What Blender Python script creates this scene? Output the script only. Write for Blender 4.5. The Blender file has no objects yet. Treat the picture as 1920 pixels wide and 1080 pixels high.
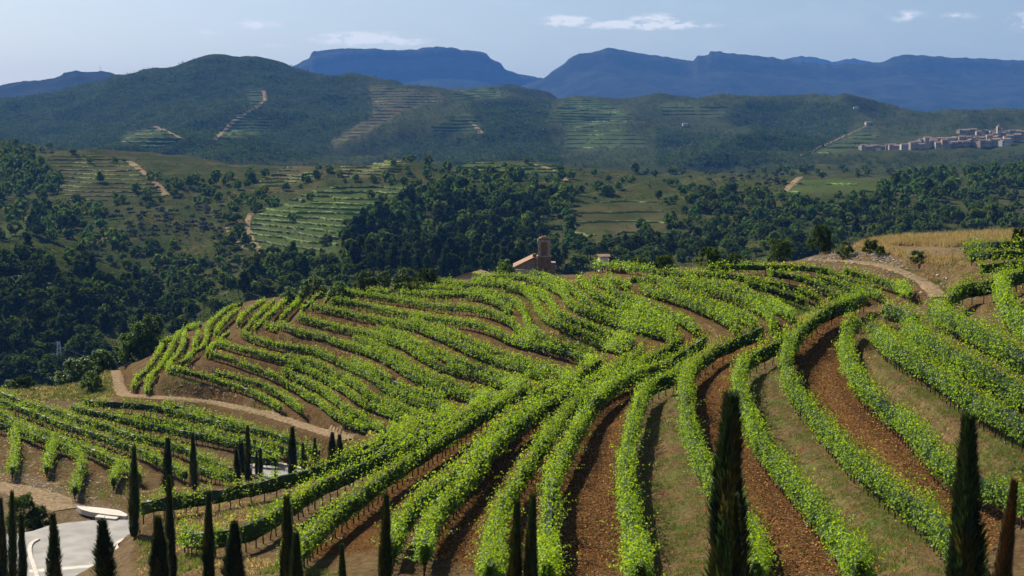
import bpy, math, random
import numpy as np
from mathutils import Vector, Matrix, kdtree

rng = np.random.default_rng(7)
random.seed(7)
sc = bpy.context.scene
col = bpy.context.collection

# ------------------------------------------------------------------ camera, sky, sun, exposure
F = 2637.0                                  # focal length in pixels of a 1920 wide picture
PITCH = math.atan(260.0 / F)
CP, SP = math.cos(PITCH), math.sin(PITCH)
CZ = 40.0
cd = bpy.data.cameras.new('camera')
cam = bpy.data.objects.new('camera', cd)
col.objects.link(cam)
cam.location = (0, 0, CZ)
cam.rotation_euler = (math.pi / 2 - PITCH, 0, 0)
cd.sensor_width = 36.0
cd.lens = 36.0 * F / 1920.0
cd.clip_start = 0.5
cd.clip_end = 60000.0
cd.dof.use_dof = True
cd.dof.focus_distance = 190.0
cd.dof.aperture_fstop = 2.4
sc.camera = cam

SUN_AZ, SUN_EL = math.radians(-42), math.radians(39)
world = bpy.data.worlds.new('World')
sc.world = world
world.use_nodes = True
wn, wl = world.node_tree.nodes, world.node_tree.links
wn.clear()


def wmath(op, a=None, b=None, c=None):
    n = wn.new('ShaderNodeMath'); n.operation = op
    for i, v in enumerate((a, b, c)):
        if v is None: continue
        if isinstance(v, (int, float)): n.inputs[i].default_value = v
        else: wl.new(v, n.inputs[i])
    return n.outputs[0]


sky = wn.new('ShaderNodeTexSky')
sky.sky_type = 'NISHITA'
sky.sun_disc = False
sky.sun_elevation = SUN_EL
sky.sun_rotation = SUN_AZ
sky.altitude = 300
sky.air_density = 1.0
sky.dust_density = 1.5
sky.ozone_density = 1.2
tc = wn.new('ShaderNodeTexCoord')
sep = wn.new('ShaderNodeSeparateXYZ'); wl.new(tc.outputs['Generated'], sep.inputs[0])
az = wmath('ARCTAN2', sep.outputs[0], sep.outputs[1])
el = wmath('ARCSINE', sep.outputs[2])
azm = wmath('WRAP', az, math.radians(22.5), math.radians(-22.5))      # the same few clouds go on all round the sky
cv = wn.new('ShaderNodeCombineXYZ')
wl.new(wmath('MULTIPLY', azm, 26.0), cv.inputs[0]); wl.new(wmath('MULTIPLY', el, 70.0), cv.inputs[1])
wl.new(az, cv.inputs[2])
nz = wn.new('ShaderNodeTexNoise'); nz.inputs['Scale'].default_value = 3.0; nz.inputs['Detail'].default_value = 9
nz.inputs['Roughness'].default_value = 0.62
wl.new(cv.outputs[0], nz.inputs['Vector'])
CLOUDS = [(1062, 44, 66, 15, 1.4), (1215, 52, 160, 12, 1.7), (1225, 40, 70, 13, 1.2), (700, 78, 135, 17, 1.8), (490, 54, 60, 15, .75),
          (385, 70, 55, 10, .55), (1690, 44, 50, 15, .75), (1785, 46, 50, 14, .5), (1912, 58, 45, 24, .9), (520, 92, 60, 7, .5)]
msk = None
for (x, y, w, h, s) in CLOUDS:
    a0, e0 = math.atan((x - 960) / F), math.atan((280 - y) / F)
    dx = wmath('MULTIPLY', wmath('SUBTRACT', azm, a0), F / w)
    dy = wmath('MULTIPLY', wmath('SUBTRACT', el, e0), F / h)
    # flatter underside than top
    r = wmath('SQRT', wmath('ADD', wmath('MULTIPLY', dx, dx), wmath('MULTIPLY', dy, dy)))
    m = wmath('MULTIPLY', wmath('MAXIMUM', wmath('SUBTRACT', 1.0, r), 0.0), s)
    msk = m if msk is None else wmath('MAXIMUM', msk, m)
dens = wmath('MULTIPLY', msk, wmath('MULTIPLY_ADD', nz.outputs['Fac'], 5.2, -1.9))
mr = wn.new('ShaderNodeMapRange'); mr.interpolation_type = 'SMOOTHSTEP'
wl.new(dens, mr.inputs[0]); mr.inputs[1].default_value = 0.03; mr.inputs[2].default_value = 0.85
mr.inputs[3].default_value = 0.0; mr.inputs[4].default_value = 0.8
hz = wn.new('ShaderNodeTexNoise'); hz.inputs['Scale'].default_value = 0.9; hz.inputs['Detail'].default_value = 4
wl.new(cv.outputs[0], hz.inputs['Vector'])
veil = wmath('MULTIPLY', wmath('MAXIMUM', wmath('SUBTRACT', hz.outputs['Fac'], 0.5), 0.0), wmath('MULTIPLY', wmath('GREATER_THAN', el, 0.0), 0.35))
mixc = wn.new('ShaderNodeMix'); mixc.data_type = 'RGBA'
wl.new(wmath('MAXIMUM', mr.outputs[0], veil), mixc.inputs[0])
wl.new(sky.outputs[0], mixc.inputs[6])
mixc.inputs[7].default_value = (10.5, 10.3, 10.0, 1)
bg = wn.new('ShaderNodeBackground'); bg.inputs[1].default_value = 0.064
wl.new(mixc.outputs[2], bg.inputs[0])
wo = wn.new('ShaderNodeOutputWorld'); wl.new(bg.outputs[0], wo.inputs[0])

sl = bpy.data.lights.new('sun', 'SUN')
sl.energy = 5.0
sl.angle = math.radians(0.6)
sl.color = (1.0, 0.93, 0.80)
sun = bpy.data.objects.new('sun', sl)
col.objects.link(sun)
sdir = Vector((math.sin(SUN_AZ) * math.cos(SUN_EL), math.cos(SUN_AZ) * math.cos(SUN_EL), math.sin(SUN_EL)))
sun.rotation_euler = sdir.to_track_quat('Z', 'Y').to_euler()
sun.location = (-300, 300, 500)

vs = sc.view_settings
vs.view_transform = 'Standard'; vs.look = 'None'; vs.exposure = 0.75; vs.gamma = 1.0; vs.use_curve_mapping = False
cy = sc.cycles
cy.use_denoising = True
cy.max_bounces = 5; cy.diffuse_bounces = 2; cy.glossy_bounces = 1; cy.transmission_bounces = 3
cy.transparent_max_bounces = 4; cy.volume_bounces = 0
cy.use_adaptive_sampling = True
cy.adaptive_threshold = 0.02
cy.sample_clamp_indirect = 4.0

# ------------------------------------------------------------------ helpers
def ray(px, py):
    a = (np.asarray(px, float) - 960) / F; b = (np.asarray(py, float) - 540) / F
    dy = CP - b * SP
    return a / dy, (-SP - b * CP) / dy


def project(P):
    X, Y, Z = P[..., 0], P[..., 1], P[..., 2] - CZ
    zc = Y * CP - Z * SP; yc = Y * SP + Z * CP
    zc = np.maximum(zc, 1e-3)
    return 960 + F * X / zc, 540 - F * yc / zc


def hash2(ix, iy, seed=0):
    n = (ix.astype(np.int64) * 374761393 + iy.astype(np.int64) * 668265263 + seed * 69069) & 0xFFFFFFFF
    n = ((n ^ (n >> 13)) * 1274126177) & 0xFFFFFFFF
    return ((n ^ (n >> 16)) & 0xFFFF) / 65535.0


def vnoise(x, y, seed=0):
    ix = np.floor(x); iy = np.floor(y); fx = x - ix; fy = y - iy
    fx = fx * fx * (3 - 2 * fx); fy = fy * fy * (3 - 2 * fy)
    ix = ix.astype(np.int64); iy = iy.astype(np.int64)
    a = hash2(ix, iy, seed); b = hash2(ix + 1, iy, seed); c = hash2(ix, iy + 1, seed); d = hash2(ix + 1, iy + 1, seed)
    return (a * (1 - fx) + b * fx) * (1 - fy) + (c * (1 - fx) + d * fx) * fy


def fbm(x, y, oct=4, seed=0):
    s = 0; a = 0.5; t = 0
    for o in range(oct):
        s = s + a * vnoise(x * 2 ** o, y * 2 ** o, seed + o * 17); t += a; a *= 0.5
    return s / t


def inpoly(px, py, poly):
    if np.ndim(px) == 0:
        ins = False; n = len(poly); x0, y0 = poly[-1]
        for x1, y1 in poly:
            if (y0 > py) != (y1 > py) and px < (x1 - x0) * (py - y0) / (y1 - y0) + x0: ins = not ins
            x0, y0 = x1, y1
        return ins
    px = np.asarray(px, float); py = np.asarray(py, float)
    ins = np.zeros(px.shape, bool)
    n = len(poly)
    for i in range(n):
        x0, y0 = poly[i]; x1, y1 = poly[(i + 1) % n]
        if y0 == y1: continue
        c = ((y0 > py) != (y1 > py)) & (px < (x1 - x0) * (py - y0) / (y1 - y0) + x0)
        ins ^= c
    return ins


def mesh_from(name, V, faces, mat, smooth=False, cols=None, mats=None):
    """V (n,3) array; faces: (m,k) int array or list of such arrays."""
    if not isinstance(faces, list): faces = [faces]
    faces = [f for f in faces if len(f)]
    me = bpy.data.meshes.new(name)
    V = np.asarray(V, np.float32)
    me.vertices.add(len(V)); me.vertices.foreach_set('co', V.ravel())
    nl = sum(f.size for f in faces); nf = sum(len(f) for f in faces)
    me.loops.add(nl); me.polygons.add(nf)
    me.loops.foreach_set('vertex_index', np.concatenate([f.ravel() for f in faces]).astype(np.int32))
    tot = np.concatenate([np.full(len(f), f.shape[1], np.int32) for f in faces])
    st = np.concatenate([[0], np.cumsum(tot)[:-1]]).astype(np.int32)
    me.polygons.foreach_set('loop_start', st)
    me.polygons.foreach_set('use_smooth', np.full(nf, smooth, bool))
    if cols is not None:
        at = me.color_attributes.new('tint', 'FLOAT_COLOR', 'POINT')
        c = np.ones((len(V), 4), np.float32); c[:, :cols.shape[1]] = cols
        at.data.foreach_set('color', c.ravel())
    for m in (mat if isinstance(mat, (list, tuple)) else [mat]): me.materials.append(m)
    if mats is not None: me.polygons.foreach_set('material_index', np.asarray(mats, np.int32))
    me.update(calc_edges=True)
    return me


def link(name, data, parent=None, loc=None, label=None, cat=None, group=None, kind=None):
    o = bpy.data.objects.new(name, data)
    col.objects.link(o)
    if parent is not None: o.parent = parent
    if loc is not None: o.location = loc
    if label: o['label'] = label
    if cat: o['category'] = cat
    if group: o['group'] = group
    if kind: o['kind'] = kind
    return o


class MB:
    """collects boxes, bars and polygons into one mesh"""
    def __init__(s): s.v = []; s.f = []
    def add(s, V, Fc):
        o = len(s.v); s.v.extend([tuple(p) for p in V]); s.f.extend([tuple(i + o for i in f) for f in Fc])
    def box(s, x0, x1, y0, y1, z0, z1, M=None):
        V = [Vector((x, y, z)) for z in (z0, z1) for y in (y0, y1) for x in (x0, x1)]
        if M is not None: V = [M @ p for p in V]
        s.add(V, [(0, 2, 3, 1), (4, 5, 7, 6), (0, 1, 5, 4), (2, 6, 7, 3), (0, 4, 6, 2), (1, 3, 7, 5)])
    def bar(s, a, b, r, n=4, r2=None):
        a, b = Vector(a), Vector(b); d = (b - a)
        if d.length < 1e-6: return
        q = d.to_track_quat('Z', 'Y').to_matrix(); r2 = r if r2 is None else r2
        V = [a + q @ Vector((r * math.cos(2 * math.pi * k / n), r * math.sin(2 * math.pi * k / n), 0)) for k in range(n)]
        V += [b + q @ Vector((r2 * math.cos(2 * math.pi * k / n), r2 * math.sin(2 * math.pi * k / n), 0)) for k in range(n)]
        s.add(V, [(k, (k + 1) % n, n + (k + 1) % n, n + k) for k in range(n)] + [tuple(range(n))[::-1], tuple(range(n, 2 * n))])
    def mesh(s, name, mat, smooth=False):
        me = bpy.data.meshes.new(name); me.from_pydata(s.v, [], s.f); me.materials.append(mat)
        if smooth: me.polygons.foreach_set('use_smooth', np.ones(len(s.f), bool))
        return me


# ------------------------------------------------------------------ materials
def newmat(name):
    m = bpy.data.materials.new(name); m.use_nodes = True
    nt = m.node_tree; nt.nodes.clear()
    return m, nt.nodes, nt.links


def nnode(N, t, **kw):
    n = N.new(t)
    for k, v in kw.items(): setattr(n, k, v)
    return n


def simple(name, c, rough=0.85, noise=0.25, scale=3.0, bump=0.0, spec=0.2):
    m, N, L = newmat(name)
    o = N.new('ShaderNodeOutputMaterial'); p = N.new('ShaderNodeBsdfPrincipled')
    p.inputs['Roughness'].default_value = rough; p.inputs['Specular IOR Level'].default_value = spec
    t = N.new('ShaderNodeTexCoord'); nz = N.new('ShaderNodeTexNoise')
    nz.inputs['Scale'].default_value = scale; nz.inputs['Detail'].default_value = 6
    L.new(t.outputs['Object'], nz.inputs['Vector'])
    r = N.new('ShaderNodeValToRGB')
    r.color_ramp.elements[0].position = 0.3; r.color_ramp.elements[1].position = 0.7
    r.color_ramp.elements[0].color = tuple(x * (1 - noise) for x in c) + (1,)
    r.color_ramp.elements[1].color = tuple(min(1, x * (1 + noise)) for x in c) + (1,)
    L.new(nz.outputs['Fac'], r.inputs[0]); L.new(r.outputs[0], p.inputs['Base Color'])
    if bump:
        b = N.new('ShaderNodeBump'); b.inputs['Strength'].default_value = bump; b.inputs['Distance'].default_value = 0.05
        L.new(nz.outputs['Fac'], b.inputs['Height']); L.new(b.outputs[0], p.inputs['Normal'])
    L.new(p.outputs[0], o.inputs[0])
    return m


def leafmat(name, c, t, mixf=0.4, rough=0.5, spec=0.35, vlo=0.6, vhi=1.5):
    """leaf: reflected colour c, transmitted colour t, both varied leaf by leaf through the tint attribute"""
    m, N, L = newmat(name)
    o = N.new('ShaderNodeOutputMaterial'); p = N.new('ShaderNodeBsdfPrincipled'); tr = N.new('ShaderNodeBsdfTranslucent')
    mx = N.new('ShaderNodeMixShader'); mx.inputs[0].default_value = mixf
    at = N.new('ShaderNodeVertexColor'); at.layer_name = 'tint'
    oi = N.new('ShaderNodeObjectInfo')
    br = N.new('ShaderNodeMapRange'); br.inputs[3].default_value = vlo; br.inputs[4].default_value = vhi
    L.new(oi.outputs['Random'], br.inputs[0])
    sc1 = N.new('ShaderNodeVectorMath'); sc1.operation = 'SCALE'
    L.new(at.outputs[0], sc1.inputs[0]); L.new(br.outputs[0], sc1.inputs['Scale'])
    for src, dst in ((c, p.inputs['Base Color']), (t, tr.inputs['Color'])):
        mm = N.new('ShaderNodeMix'); mm.data_type = 'RGBA'; mm.blend_type = 'MULTIPLY'; mm.inputs[0].default_value = 1
        mm.inputs[6].default_value = tuple(src) + (1,)
        L.new(sc1.outputs[0], mm.inputs[7]); L.new(mm.outputs[2], dst)
    p.inputs['Roughness'].default_value = rough; p.inputs['Specular IOR Level'].default_value = spec
    L.new(p.outputs[0], mx.inputs[1]); L.new(tr.outputs[0], mx.inputs[2]); L.new(mx.outputs[0], o.inputs[0])
    return m


M_VINE = leafmat('vine_leaf', (0.13, 0.235, 0.020), (0.46, 0.60, 0.012), 0.45, 0.5, 0.35, 0.92, 1.08)
M_WOOD = simple('vine_wood', (0.07, 0.045, 0.03), 0.95, 0.4, 8)
M_CYP = leafmat('cypress_leaf', (0.032, 0.056, 0.020), (0.04, 0.075, 0.012), 0.2, 0.8, 0.1, 0.8, 1.2)
M_CYPB = leafmat('dry_cypress_leaf', (0.075, 0.06, 0.02), (0.05, 0.04, 0.01), 0.12, 0.8, 0.1)
M_PINE = leafmat('pine_needle', (0.034, 0.057, 0.018), (0.055, 0.09, 0.012), 0.24, 0.9, 0.0)
M_OAK = leafmat('oak_leaf', (0.052, 0.083, 0.024), (0.09, 0.135, 0.015), 0.3, 0.85, 0.0)
M_OLIVE = leafmat('olive_leaf', (0.085, 0.105, 0.06), (0.06, 0.08, 0.03), 0.2, 0.6, 0.2)
M_BUSH = leafmat('bush_leaf', (0.075, 0.14, 0.025), (0.14, 0.23, 0.015), 0.38, 0.5, 0.3)
M_BARK = simple('bark', (0.06, 0.045, 0.035), 0.95, 0.4, 4)
M_FARVINE = leafmat('far_vine_leaf', (0.12, 0.19, 0.03), (0.2, 0.3, 0.015), 0.3, 0.7, 0.1)
M_GRASS = leafmat('dry_grass', (0.44, 0.33, 0.15), (0.42, 0.31, 0.11), 0.5, 0.8, 0.1)
M_WEED = leafmat('weed_leaf', (0.14, 0.17, 0.045), (0.16, 0.2, 0.03), 0.3, 0.7, 0.1)
M_POPPY = simple('poppy_petal', (0.6, 0.035, 0.015), 0.6, 0.15, 3)


def ground_material():
    """soil painted by real ground cover: tint.r tilled mulch, tint.g grassy bank, tint.b dry tan soil; alpha of 'cover' scrub"""
    m, N, L = newmat('ground_soil')
    o = N.new('ShaderNodeOutputMaterial'); p = N.new('ShaderNodeBsdfPrincipled')
    p.inputs['Roughness'].default_value = 1.0; p.inputs['Specular IOR Level'].default_value = 0.0
    at = N.new('ShaderNodeVertexColor'); at.layer_name = 'tint'
    se = N.new('ShaderNodeSeparateColor'); L.new(at.outputs[0], se.inputs[0])
    g = N.new('ShaderNodeNewGeometry')

    def noise(s, d=5, rough=0.6):
        n = N.new('ShaderNodeTexNoise'); n.inputs['Scale'].default_value = s; n.inputs['Detail'].default_value = d
        n.inputs['Roughness'].default_value = rough; L.new(g.outputs['Position'], n.inputs['Vector']); return n.outputs['Fac']

    def ramp(fac, stops):
        r = N.new('ShaderNodeValToRGB'); e = r.color_ramp.elements
        while len(e) < len(stops): e.new(0.5)
        for i, (q, c) in enumerate(stops): e[i].position = q; e[i].color = tuple(c) + (1,)
        L.new(fac, r.inputs[0]); return r.outputs[0]

    def mix(f, a, b):
        x = N.new('ShaderNodeMix'); x.data_type = 'RGBA'; L.new(f, x.inputs[0]); L.new(a, x.inputs[6]); L.new(b, x.inputs[7]); return x.outputs[2]

    def mth(op, a, b):
        x = N.new('ShaderNodeMath'); x.operation = op; x.use_clamp = True
        for i, v in enumerate((a, b)):
            if isinstance(v, (int, float)): x.inputs[i].default_value = v
            else: L.new(v, x.inputs[i])
        return x.outputs[0]
    n_big = noise(0.035, 6); n_mid = noise(0.35, 7, 0.7); n_fine = noise(2.6, 6, 0.75); n_clod = noise(5.5, 4, 0.8)
    soil = ramp(n_fine, [(0.3, (0.045, 0.027, 0.013)), (0.52, (0.11, 0.070, 0.035)), (0.74, (0.235, 0.16, 0.086))])
    dryg = ramp(n_mid, [(0.3, (0.075, 0.09, 0.027)), (0.5, (0.135, 0.12, 0.05)), (0.68, (0.22, 0.165, 0.085))])
    soil = mix(mth('MULTIPLY', mth('SUBTRACT', n_mid, 0.46), 2.5), soil, dryg)
    till = ramp(n_clod, [(0.34, (0.022, 0.010, 0.004)), (0.5, (0.085, 0.042, 0.015)), (0.70, (0.27, 0.15, 0.058))])
    bank = ramp(n_fine, [(0.3, (0.055, 0.034, 0.017)), (0.5, (0.125, 0.084, 0.040)), (0.72, (0.25, 0.175, 0.09))])
    green = ramp(n_clod, [(0.3, (0.045, 0.07, 0.016)), (0.6, (0.11, 0.145, 0.035))])
    bank = mix(mth('MULTIPLY', mth('SUBTRACT', n_mid, 0.47), 5.0), bank, green)
    tan = ramp(n_fine, [(0.3, (0.12, 0.085, 0.052)), (0.7, (0.27, 0.20, 0.125))])
    scrub = ramp(n_big, [(0.35, (0.026, 0.034, 0.011)), (0.5, (0.050, 0.050, 0.019)), (0.70, (0.12, 0.088, 0.042))])
    scrub = mix(mth('MULTIPLY', mth('SUBTRACT', noise(0.22, 5, 0.7), 0.40), 5.0), scrub, ramp(noise(0.6, 4), [(0.3, (0.016, 0.026, 0.007)), (0.7, (0.060, 0.075, 0.022))]))
    c = mix(se.outputs[0], soil, till); c = mix(se.outputs[1], c, bank); c = mix(se.outputs[2], c, tan)
    at2 = N.new('ShaderNodeVertexColor'); at2.layer_name = 'cover'
    se2 = N.new('ShaderNodeSeparateColor'); L.new(at2.outputs[0], se2.inputs[0])
    c = mix(se2.outputs[0], c, scrub)
    terr = ramp(n_big, [(0.35, (0.040, 0.050, 0.016)), (0.65, (0.085, 0.072, 0.033))])
    c = mix(se2.outputs[1], c, terr)
    c = mix(at2.outputs['Alpha'], c, ramp(n_mid, [(0.3, (0.035, 0.065, 0.014)), (0.55, (0.06, 0.085, 0.024)), (0.7, (0.10, 0.085, 0.042))]))
    wood = ramp(noise(0.05, 8, 0.75), [(0.38, (0.011, 0.019, 0.006)), (0.62, (0.040, 0.054, 0.017))])
    c = mix(se2.outputs[2], c, wood)
    L.new(c, p.inputs['Base Color'])
    b = N.new('ShaderNodeBump'); b.inputs['Strength'].default_value = 0.7; b.inputs['Distance'].default_value = 0.16
    hh = N.new('ShaderNodeMath'); hh.operation = 'ADD'; L.new(n_clod, hh.inputs[0]); L.new(n_fine, hh.inputs[1])
    L.new(hh.outputs[0], b.inputs['Height']); L.new(b.outputs[0], p.inputs['Normal'])
    L.new(p.outputs[0], o.inputs[0])
    return m


M_GROUND = ground_material()
M_TRACK = simple('track_dirt', (0.225, 0.162, 0.096), 1.0, 0.5, 2.6, 0.25, 0.0)
M_ASPHALT = simple('pale_asphalt', (0.29, 0.27, 0.24), 0.9, 0.22, 0.5, 0.1, 0.2)
M_CONC = simple('pale_concrete', (0.55, 0.50, 0.42), 0.9, 0.12, 1.5, 0.1, 0.2)
M_STONE = simple('tower_stone', (0.155, 0.105, 0.065), 0.95, 0.35, 1.6, 0.6, 0.1)
M_STONE2 = simple('church_stone', (0.30, 0.24, 0.175), 0.95, 0.4, 2.2, 0.6, 0.1)
M_TILE = simple('roof_tile', (0.30, 0.19, 0.12), 0.9, 0.3, 1.5, 0.3, 0.1)
M_PLASTER = simple('pale_plaster', (0.40, 0.33, 0.25), 0.9, 0.15, 1.0, 0, 0.2)
M_WHITE = simple('white_plaster', (0.62, 0.58, 0.53), 0.9, 0.1, 1.0, 0, 0.2)
M_VWALL = simple('weathered_render', (0.36, 0.30, 0.235), 0.9, 0.2, 0.6)
M_VWHITE = simple('dull_whitewash', (0.44, 0.41, 0.37), 0.9, 0.15, 0.6)
M_VTILE = simple('weathered_tile', (0.19, 0.135, 0.10), 0.9, 0.3, 0.8)
M_DARK = simple('dark_opening', (0.02, 0.018, 0.016), 0.6, 0.1, 1.0)
M_METAL = simple('galvanised_steel', (0.42, 0.43, 0.44), 0.5, 0.1, 1.0, 0, 0.5)
M_ROCK = simple('slate_rock', (0.42, 0.38, 0.32), 0.85, 0.3, 2.5, 0.5, 0.2)
M_LICHEN = simple('lichen_cap', (0.26, 0.20, 0.085), 0.95, 0.4, 3.0, 0.5, 0.1)

# ------------------------------------------------------------------ terrain
S = 1.2
CTRL = []          # px, py, Y of ground seen in the photograph
def near(*pts):
    for (x, y, d) in pts: CTRL.append((x, y, d * S, 1.0))
# nearest terraces (rows run level, so distance follows the height of each row)
near((1200, 1080, 56), (1025, 1077, 56), (926, 1050, 62), (745, 1000, 69.6), (568, 1033, 70), (365, 1020, 77), (482, 995, 79),
     (1415, 1080, 53), (1607, 1073, 52), (1800, 1050, 49.5), (1287, 757, 88), (1390, 700, 96), (1480, 690, 93), (1530, 600, 119),
     (1915, 950, 57), (1588, 683, 94), (1600, 610, 116), (1930, 820, 62), (1700, 678, 84), (1633, 617, 99), (1930, 755, 69.5), (1740, 650, 90),
     (1930, 690, 72), (1790, 610, 89), (1925, 625, 81), (1875, 547, 105), (1870, 519, 111), (1916, 496, 117), (1841, 504, 114), (1860, 478, 121),
     (1860, 462, 126), (1740, 545, 124), (1650, 500, 140), (1590, 490, 148), (1540, 488, 150),
     (1180, 830, 82), (1203, 745, 97), (1265, 718, 103), (1030, 983, 64), (1063, 850, 79), (1102, 778, 91), (1168, 722, 102),
     (966, 922, 75.5), (1022, 837, 87), (1055, 795, 94), (1118, 735, 106.5), (835, 917, 79), (925, 822, 93), (1000, 765, 104), (1078, 727, 113), (1137, 687, 124),
     (685, 935, 81), (785, 862, 91), (877, 800, 102), (995, 733, 117), (593, 925, 89), (702, 875, 96), (827, 815, 107), (923, 750, 121),
     (265, 955, 96), (440, 928, 99), (610, 883, 106), (743, 842, 113.5), (850, 783, 126), (663, 855, 119), (782, 795, 133),
     (1430, 853, 74), (1563, 1007, 57), (1563, 830, 76), (1680, 937, 61), (1697, 803, 74), (1800, 742, 73))
near((690, 828, 139), (560, 800, 151), (400, 765, 168), (240, 745, 183), (215, 690, 212), (687, 803, 142), (603, 757, 157), (526, 762, 161), (318, 691, 189),
     (723, 805, 137), (560, 707, 167), (397, 663, 187), (768, 787, 135.5), (560, 685, 170), (408, 642, 190), (802, 782, 132), (843, 767, 130.5), (702, 708, 148),
     (560, 650, 172), (453, 623, 186), (943, 745, 128), (777, 705, 140), (635, 640, 166), (560, 623, 174), (972, 723, 126), (852, 693, 135), (727, 635, 157),
     (560, 593, 178), (1025, 703, 124), (877, 653, 141), (727, 600, 164), (585, 573, 180), (1122, 680, 124), (980, 642, 136), (843, 600, 153), (623, 562, 175),
     (1000, 638, 129), (877, 580, 153), (647, 545, 177), (1172, 655, 115), (1047, 607, 131), (1000, 557, 153), (880, 533, 169), (1197, 613, 121), (1065, 563, 141),
     (980, 518, 168), (1197, 583, 124), (1085, 523, 154), (1383, 612, 107), (1300, 568, 123), (1200, 537, 138), (1375, 555, 121), (1200, 518, 141),
     (1533, 578, 105), (1400, 520, 130), (1255, 508, 140), (1708, 548, 113), (1558, 507, 133), (1400, 497, 141), (1150, 500, 156),
     (250, 723, 173), (377, 608, 233), (340, 680, 176), (387, 622, 204), (455, 567, 243), (447, 605, 204), (495, 563, 234), (480, 615, 186), (548, 552, 229),
     (567, 580, 190), (605, 547, 214), (610, 563, 192), (632, 543, 208), (740, 537, 180), (803, 528, 182))
# the left block, the road and the open ground beside it
near((150, 960, 117), (250, 1000, 111), (100, 1080, 102), (300, 1060, 84), (30, 930, 124), (0, 900, 130), (100, 1120, 99), (540, 885, 141), (500, 890, 139), (580, 890, 138),
     (0, 740, 176), (58, 763, 172), (142, 790, 163), (250, 823, 154), (350, 845, 149), (440, 885, 140), (158, 760, 177), (265, 765, 173), (390, 792, 161), (490, 813, 152),
     (570, 840, 145), (30, 800, 160), (25, 875, 138), (140, 905, 130), (215, 880, 138), (120, 735, 192), (40, 728, 190), (150, 715, 205), (330, 880, 140))
def wpt(*pts):
    for (x, y, d) in pts: CTRL.append((x, y, d, 1.0))
# ground by the camera (below the frame) and behind the crest of the vine hill (hidden)
for x in (-300, 100, 500, 960, 1400, 1800, 2200):
    for d, h in ((3, 2.6), (8, 4.6), (20, 8.4), (35, 12.6), (48, 16.0 if x > 300 else 18.5)):
        wpt((x, 280 + F * h / d, d))
wpt((-300, 1080, 125), (-300, 760, 215), (-200, 900, 160), (2150, 760, 75), (2150, 600, 95), (2150, 480, 130), (2150, 960, 62))
wpt((1700, 444, 182), (1800, 440, 184), (1900, 437, 184), (1620, 452, 186), (1560, 470, 188), (1500, 486, 190), (2150, 430, 190), (1660, 462, 172), (1760, 468, 158))
for x, y, d in ((250, 700, 290), (300, 690, 310), (377, 650, 330), (455, 610, 340), (548, 590, 330), (632, 580, 320), (740, 570, 290), (860, 550, 285), (960, 538, 300),
                (1080, 530, 310), (1180, 535, 270), (1300, 545, 260), (1400, 545, 255), (1500, 545, 255), (1600, 520, 255), (1700, 500, 250), (1850, 495, 250), (2150, 500, 250)):
    wpt((x, y, d))
for x in (-300, -100, 60, 160):
    wpt((x, 745, 262), (x, 800, 300), (x, 860, 380))
for x in range(230, 2200, 140):
    wpt((x, 760, 380), (x, 780, 450))
wpt((690, 560, 262), (740, 556, 258), (800, 552, 250), (850, 548, 245), (900, 542, 240), (960, 536, 240), (1255, 528, 200), (1330, 524, 200), (1400, 520, 202), (1480, 516, 208))
# the far side of the valley
wpt((-300, 700, 520), (0, 715, 490), (60, 700, 500), (200, 690, 500), (330, 655, 500), (500, 620, 510), (700, 590, 520), (900, 560, 530), (1100, 550, 530), (1300, 540, 530), (1500, 530, 530),
    (1700, 520, 530), (1900, 520, 530), (2150, 520, 530),
    (-300, 430, 640), (0, 450, 640), (60, 455, 650), (150, 480, 640), (250, 540, 610), (330, 600, 570), (100, 580, 560), (0, 580, 560), (220, 620, 540),
    (400, 560, 570), (560, 540, 580), (700, 480, 620), (900, 470, 640), (1100, 470, 650), (1300, 460, 660), (1500, 440, 680), (1700, 420, 700), (1900, 410, 700), (2150, 410, 700))
wpt((30, 480, 720), (120, 500, 720), (220, 540, 710), (300, 520, 740), (420, 500, 740), (150, 440, 820), (260, 455, 820), (40, 430, 830), (-300, 420, 830),
    (560, 470, 740), (640, 420, 800), (800, 410, 780), (960, 410, 780), (1150, 410, 800), (1300, 410, 800), (1500, 390, 840), (1700, 375, 880), (1900, 370, 880), (2150, 370, 880))
wpt((0, 330, 1050), (100, 345, 1020), (300, 370, 980), (450, 370, 980), (600, 360, 980), (760, 355, 960), (850, 345, 950), (950, 345, 950), (1100, 360, 980), (1300, 355, 1000), (1480, 350, 1030),
    (1650, 345, 1040), (1800, 335, 1060), (1900, 340, 1060), (-300, 330, 1050), (2150, 340, 1060),
    (0, 268, 1320), (200, 278, 1320), (400, 288, 1320), (600, 294, 1310), (800, 301, 1300), (1000, 307, 1290), (1100, 317, 1270), (1200, 322, 1260), (1300, 320, 1260), (1400, 324, 1260),
    (1500, 327, 1260), (1650, 332, 1250), (1720, 325, 1230), (1800, 318, 1220), (1920, 322, 1220), (-300, 262, 1330), (2150, 322, 1230))
for x in range(-300, 2200, 250):
    wpt((x, 335, 1480), (x, 338, 1650))
BACK = [(-300, 195), (-100, 188), (0, 182), (60, 181), (100, 183), (170, 164), (230, 144), (300, 135), (350, 126), (380, 119), (470, 118), (500, 124), (540, 137), (580, 151), (640, 151), (690, 155), (740, 163),
        (790, 173), (830, 175), (850, 165), (880, 160), (925, 163), (960, 175), (1000, 179), (1050, 183), (1075, 179), (1130, 185), (1180, 188), (1220, 182), (1250, 190), (1300, 191), (1350, 196),
        (1400, 200), (1480, 199), (1540, 199), (1600, 206), (1660, 208), (1720, 210), (1760, 204), (1800, 206), (1840, 215), (1880, 211), (1920, 215), (2000, 215), (2200, 220)]
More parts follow.
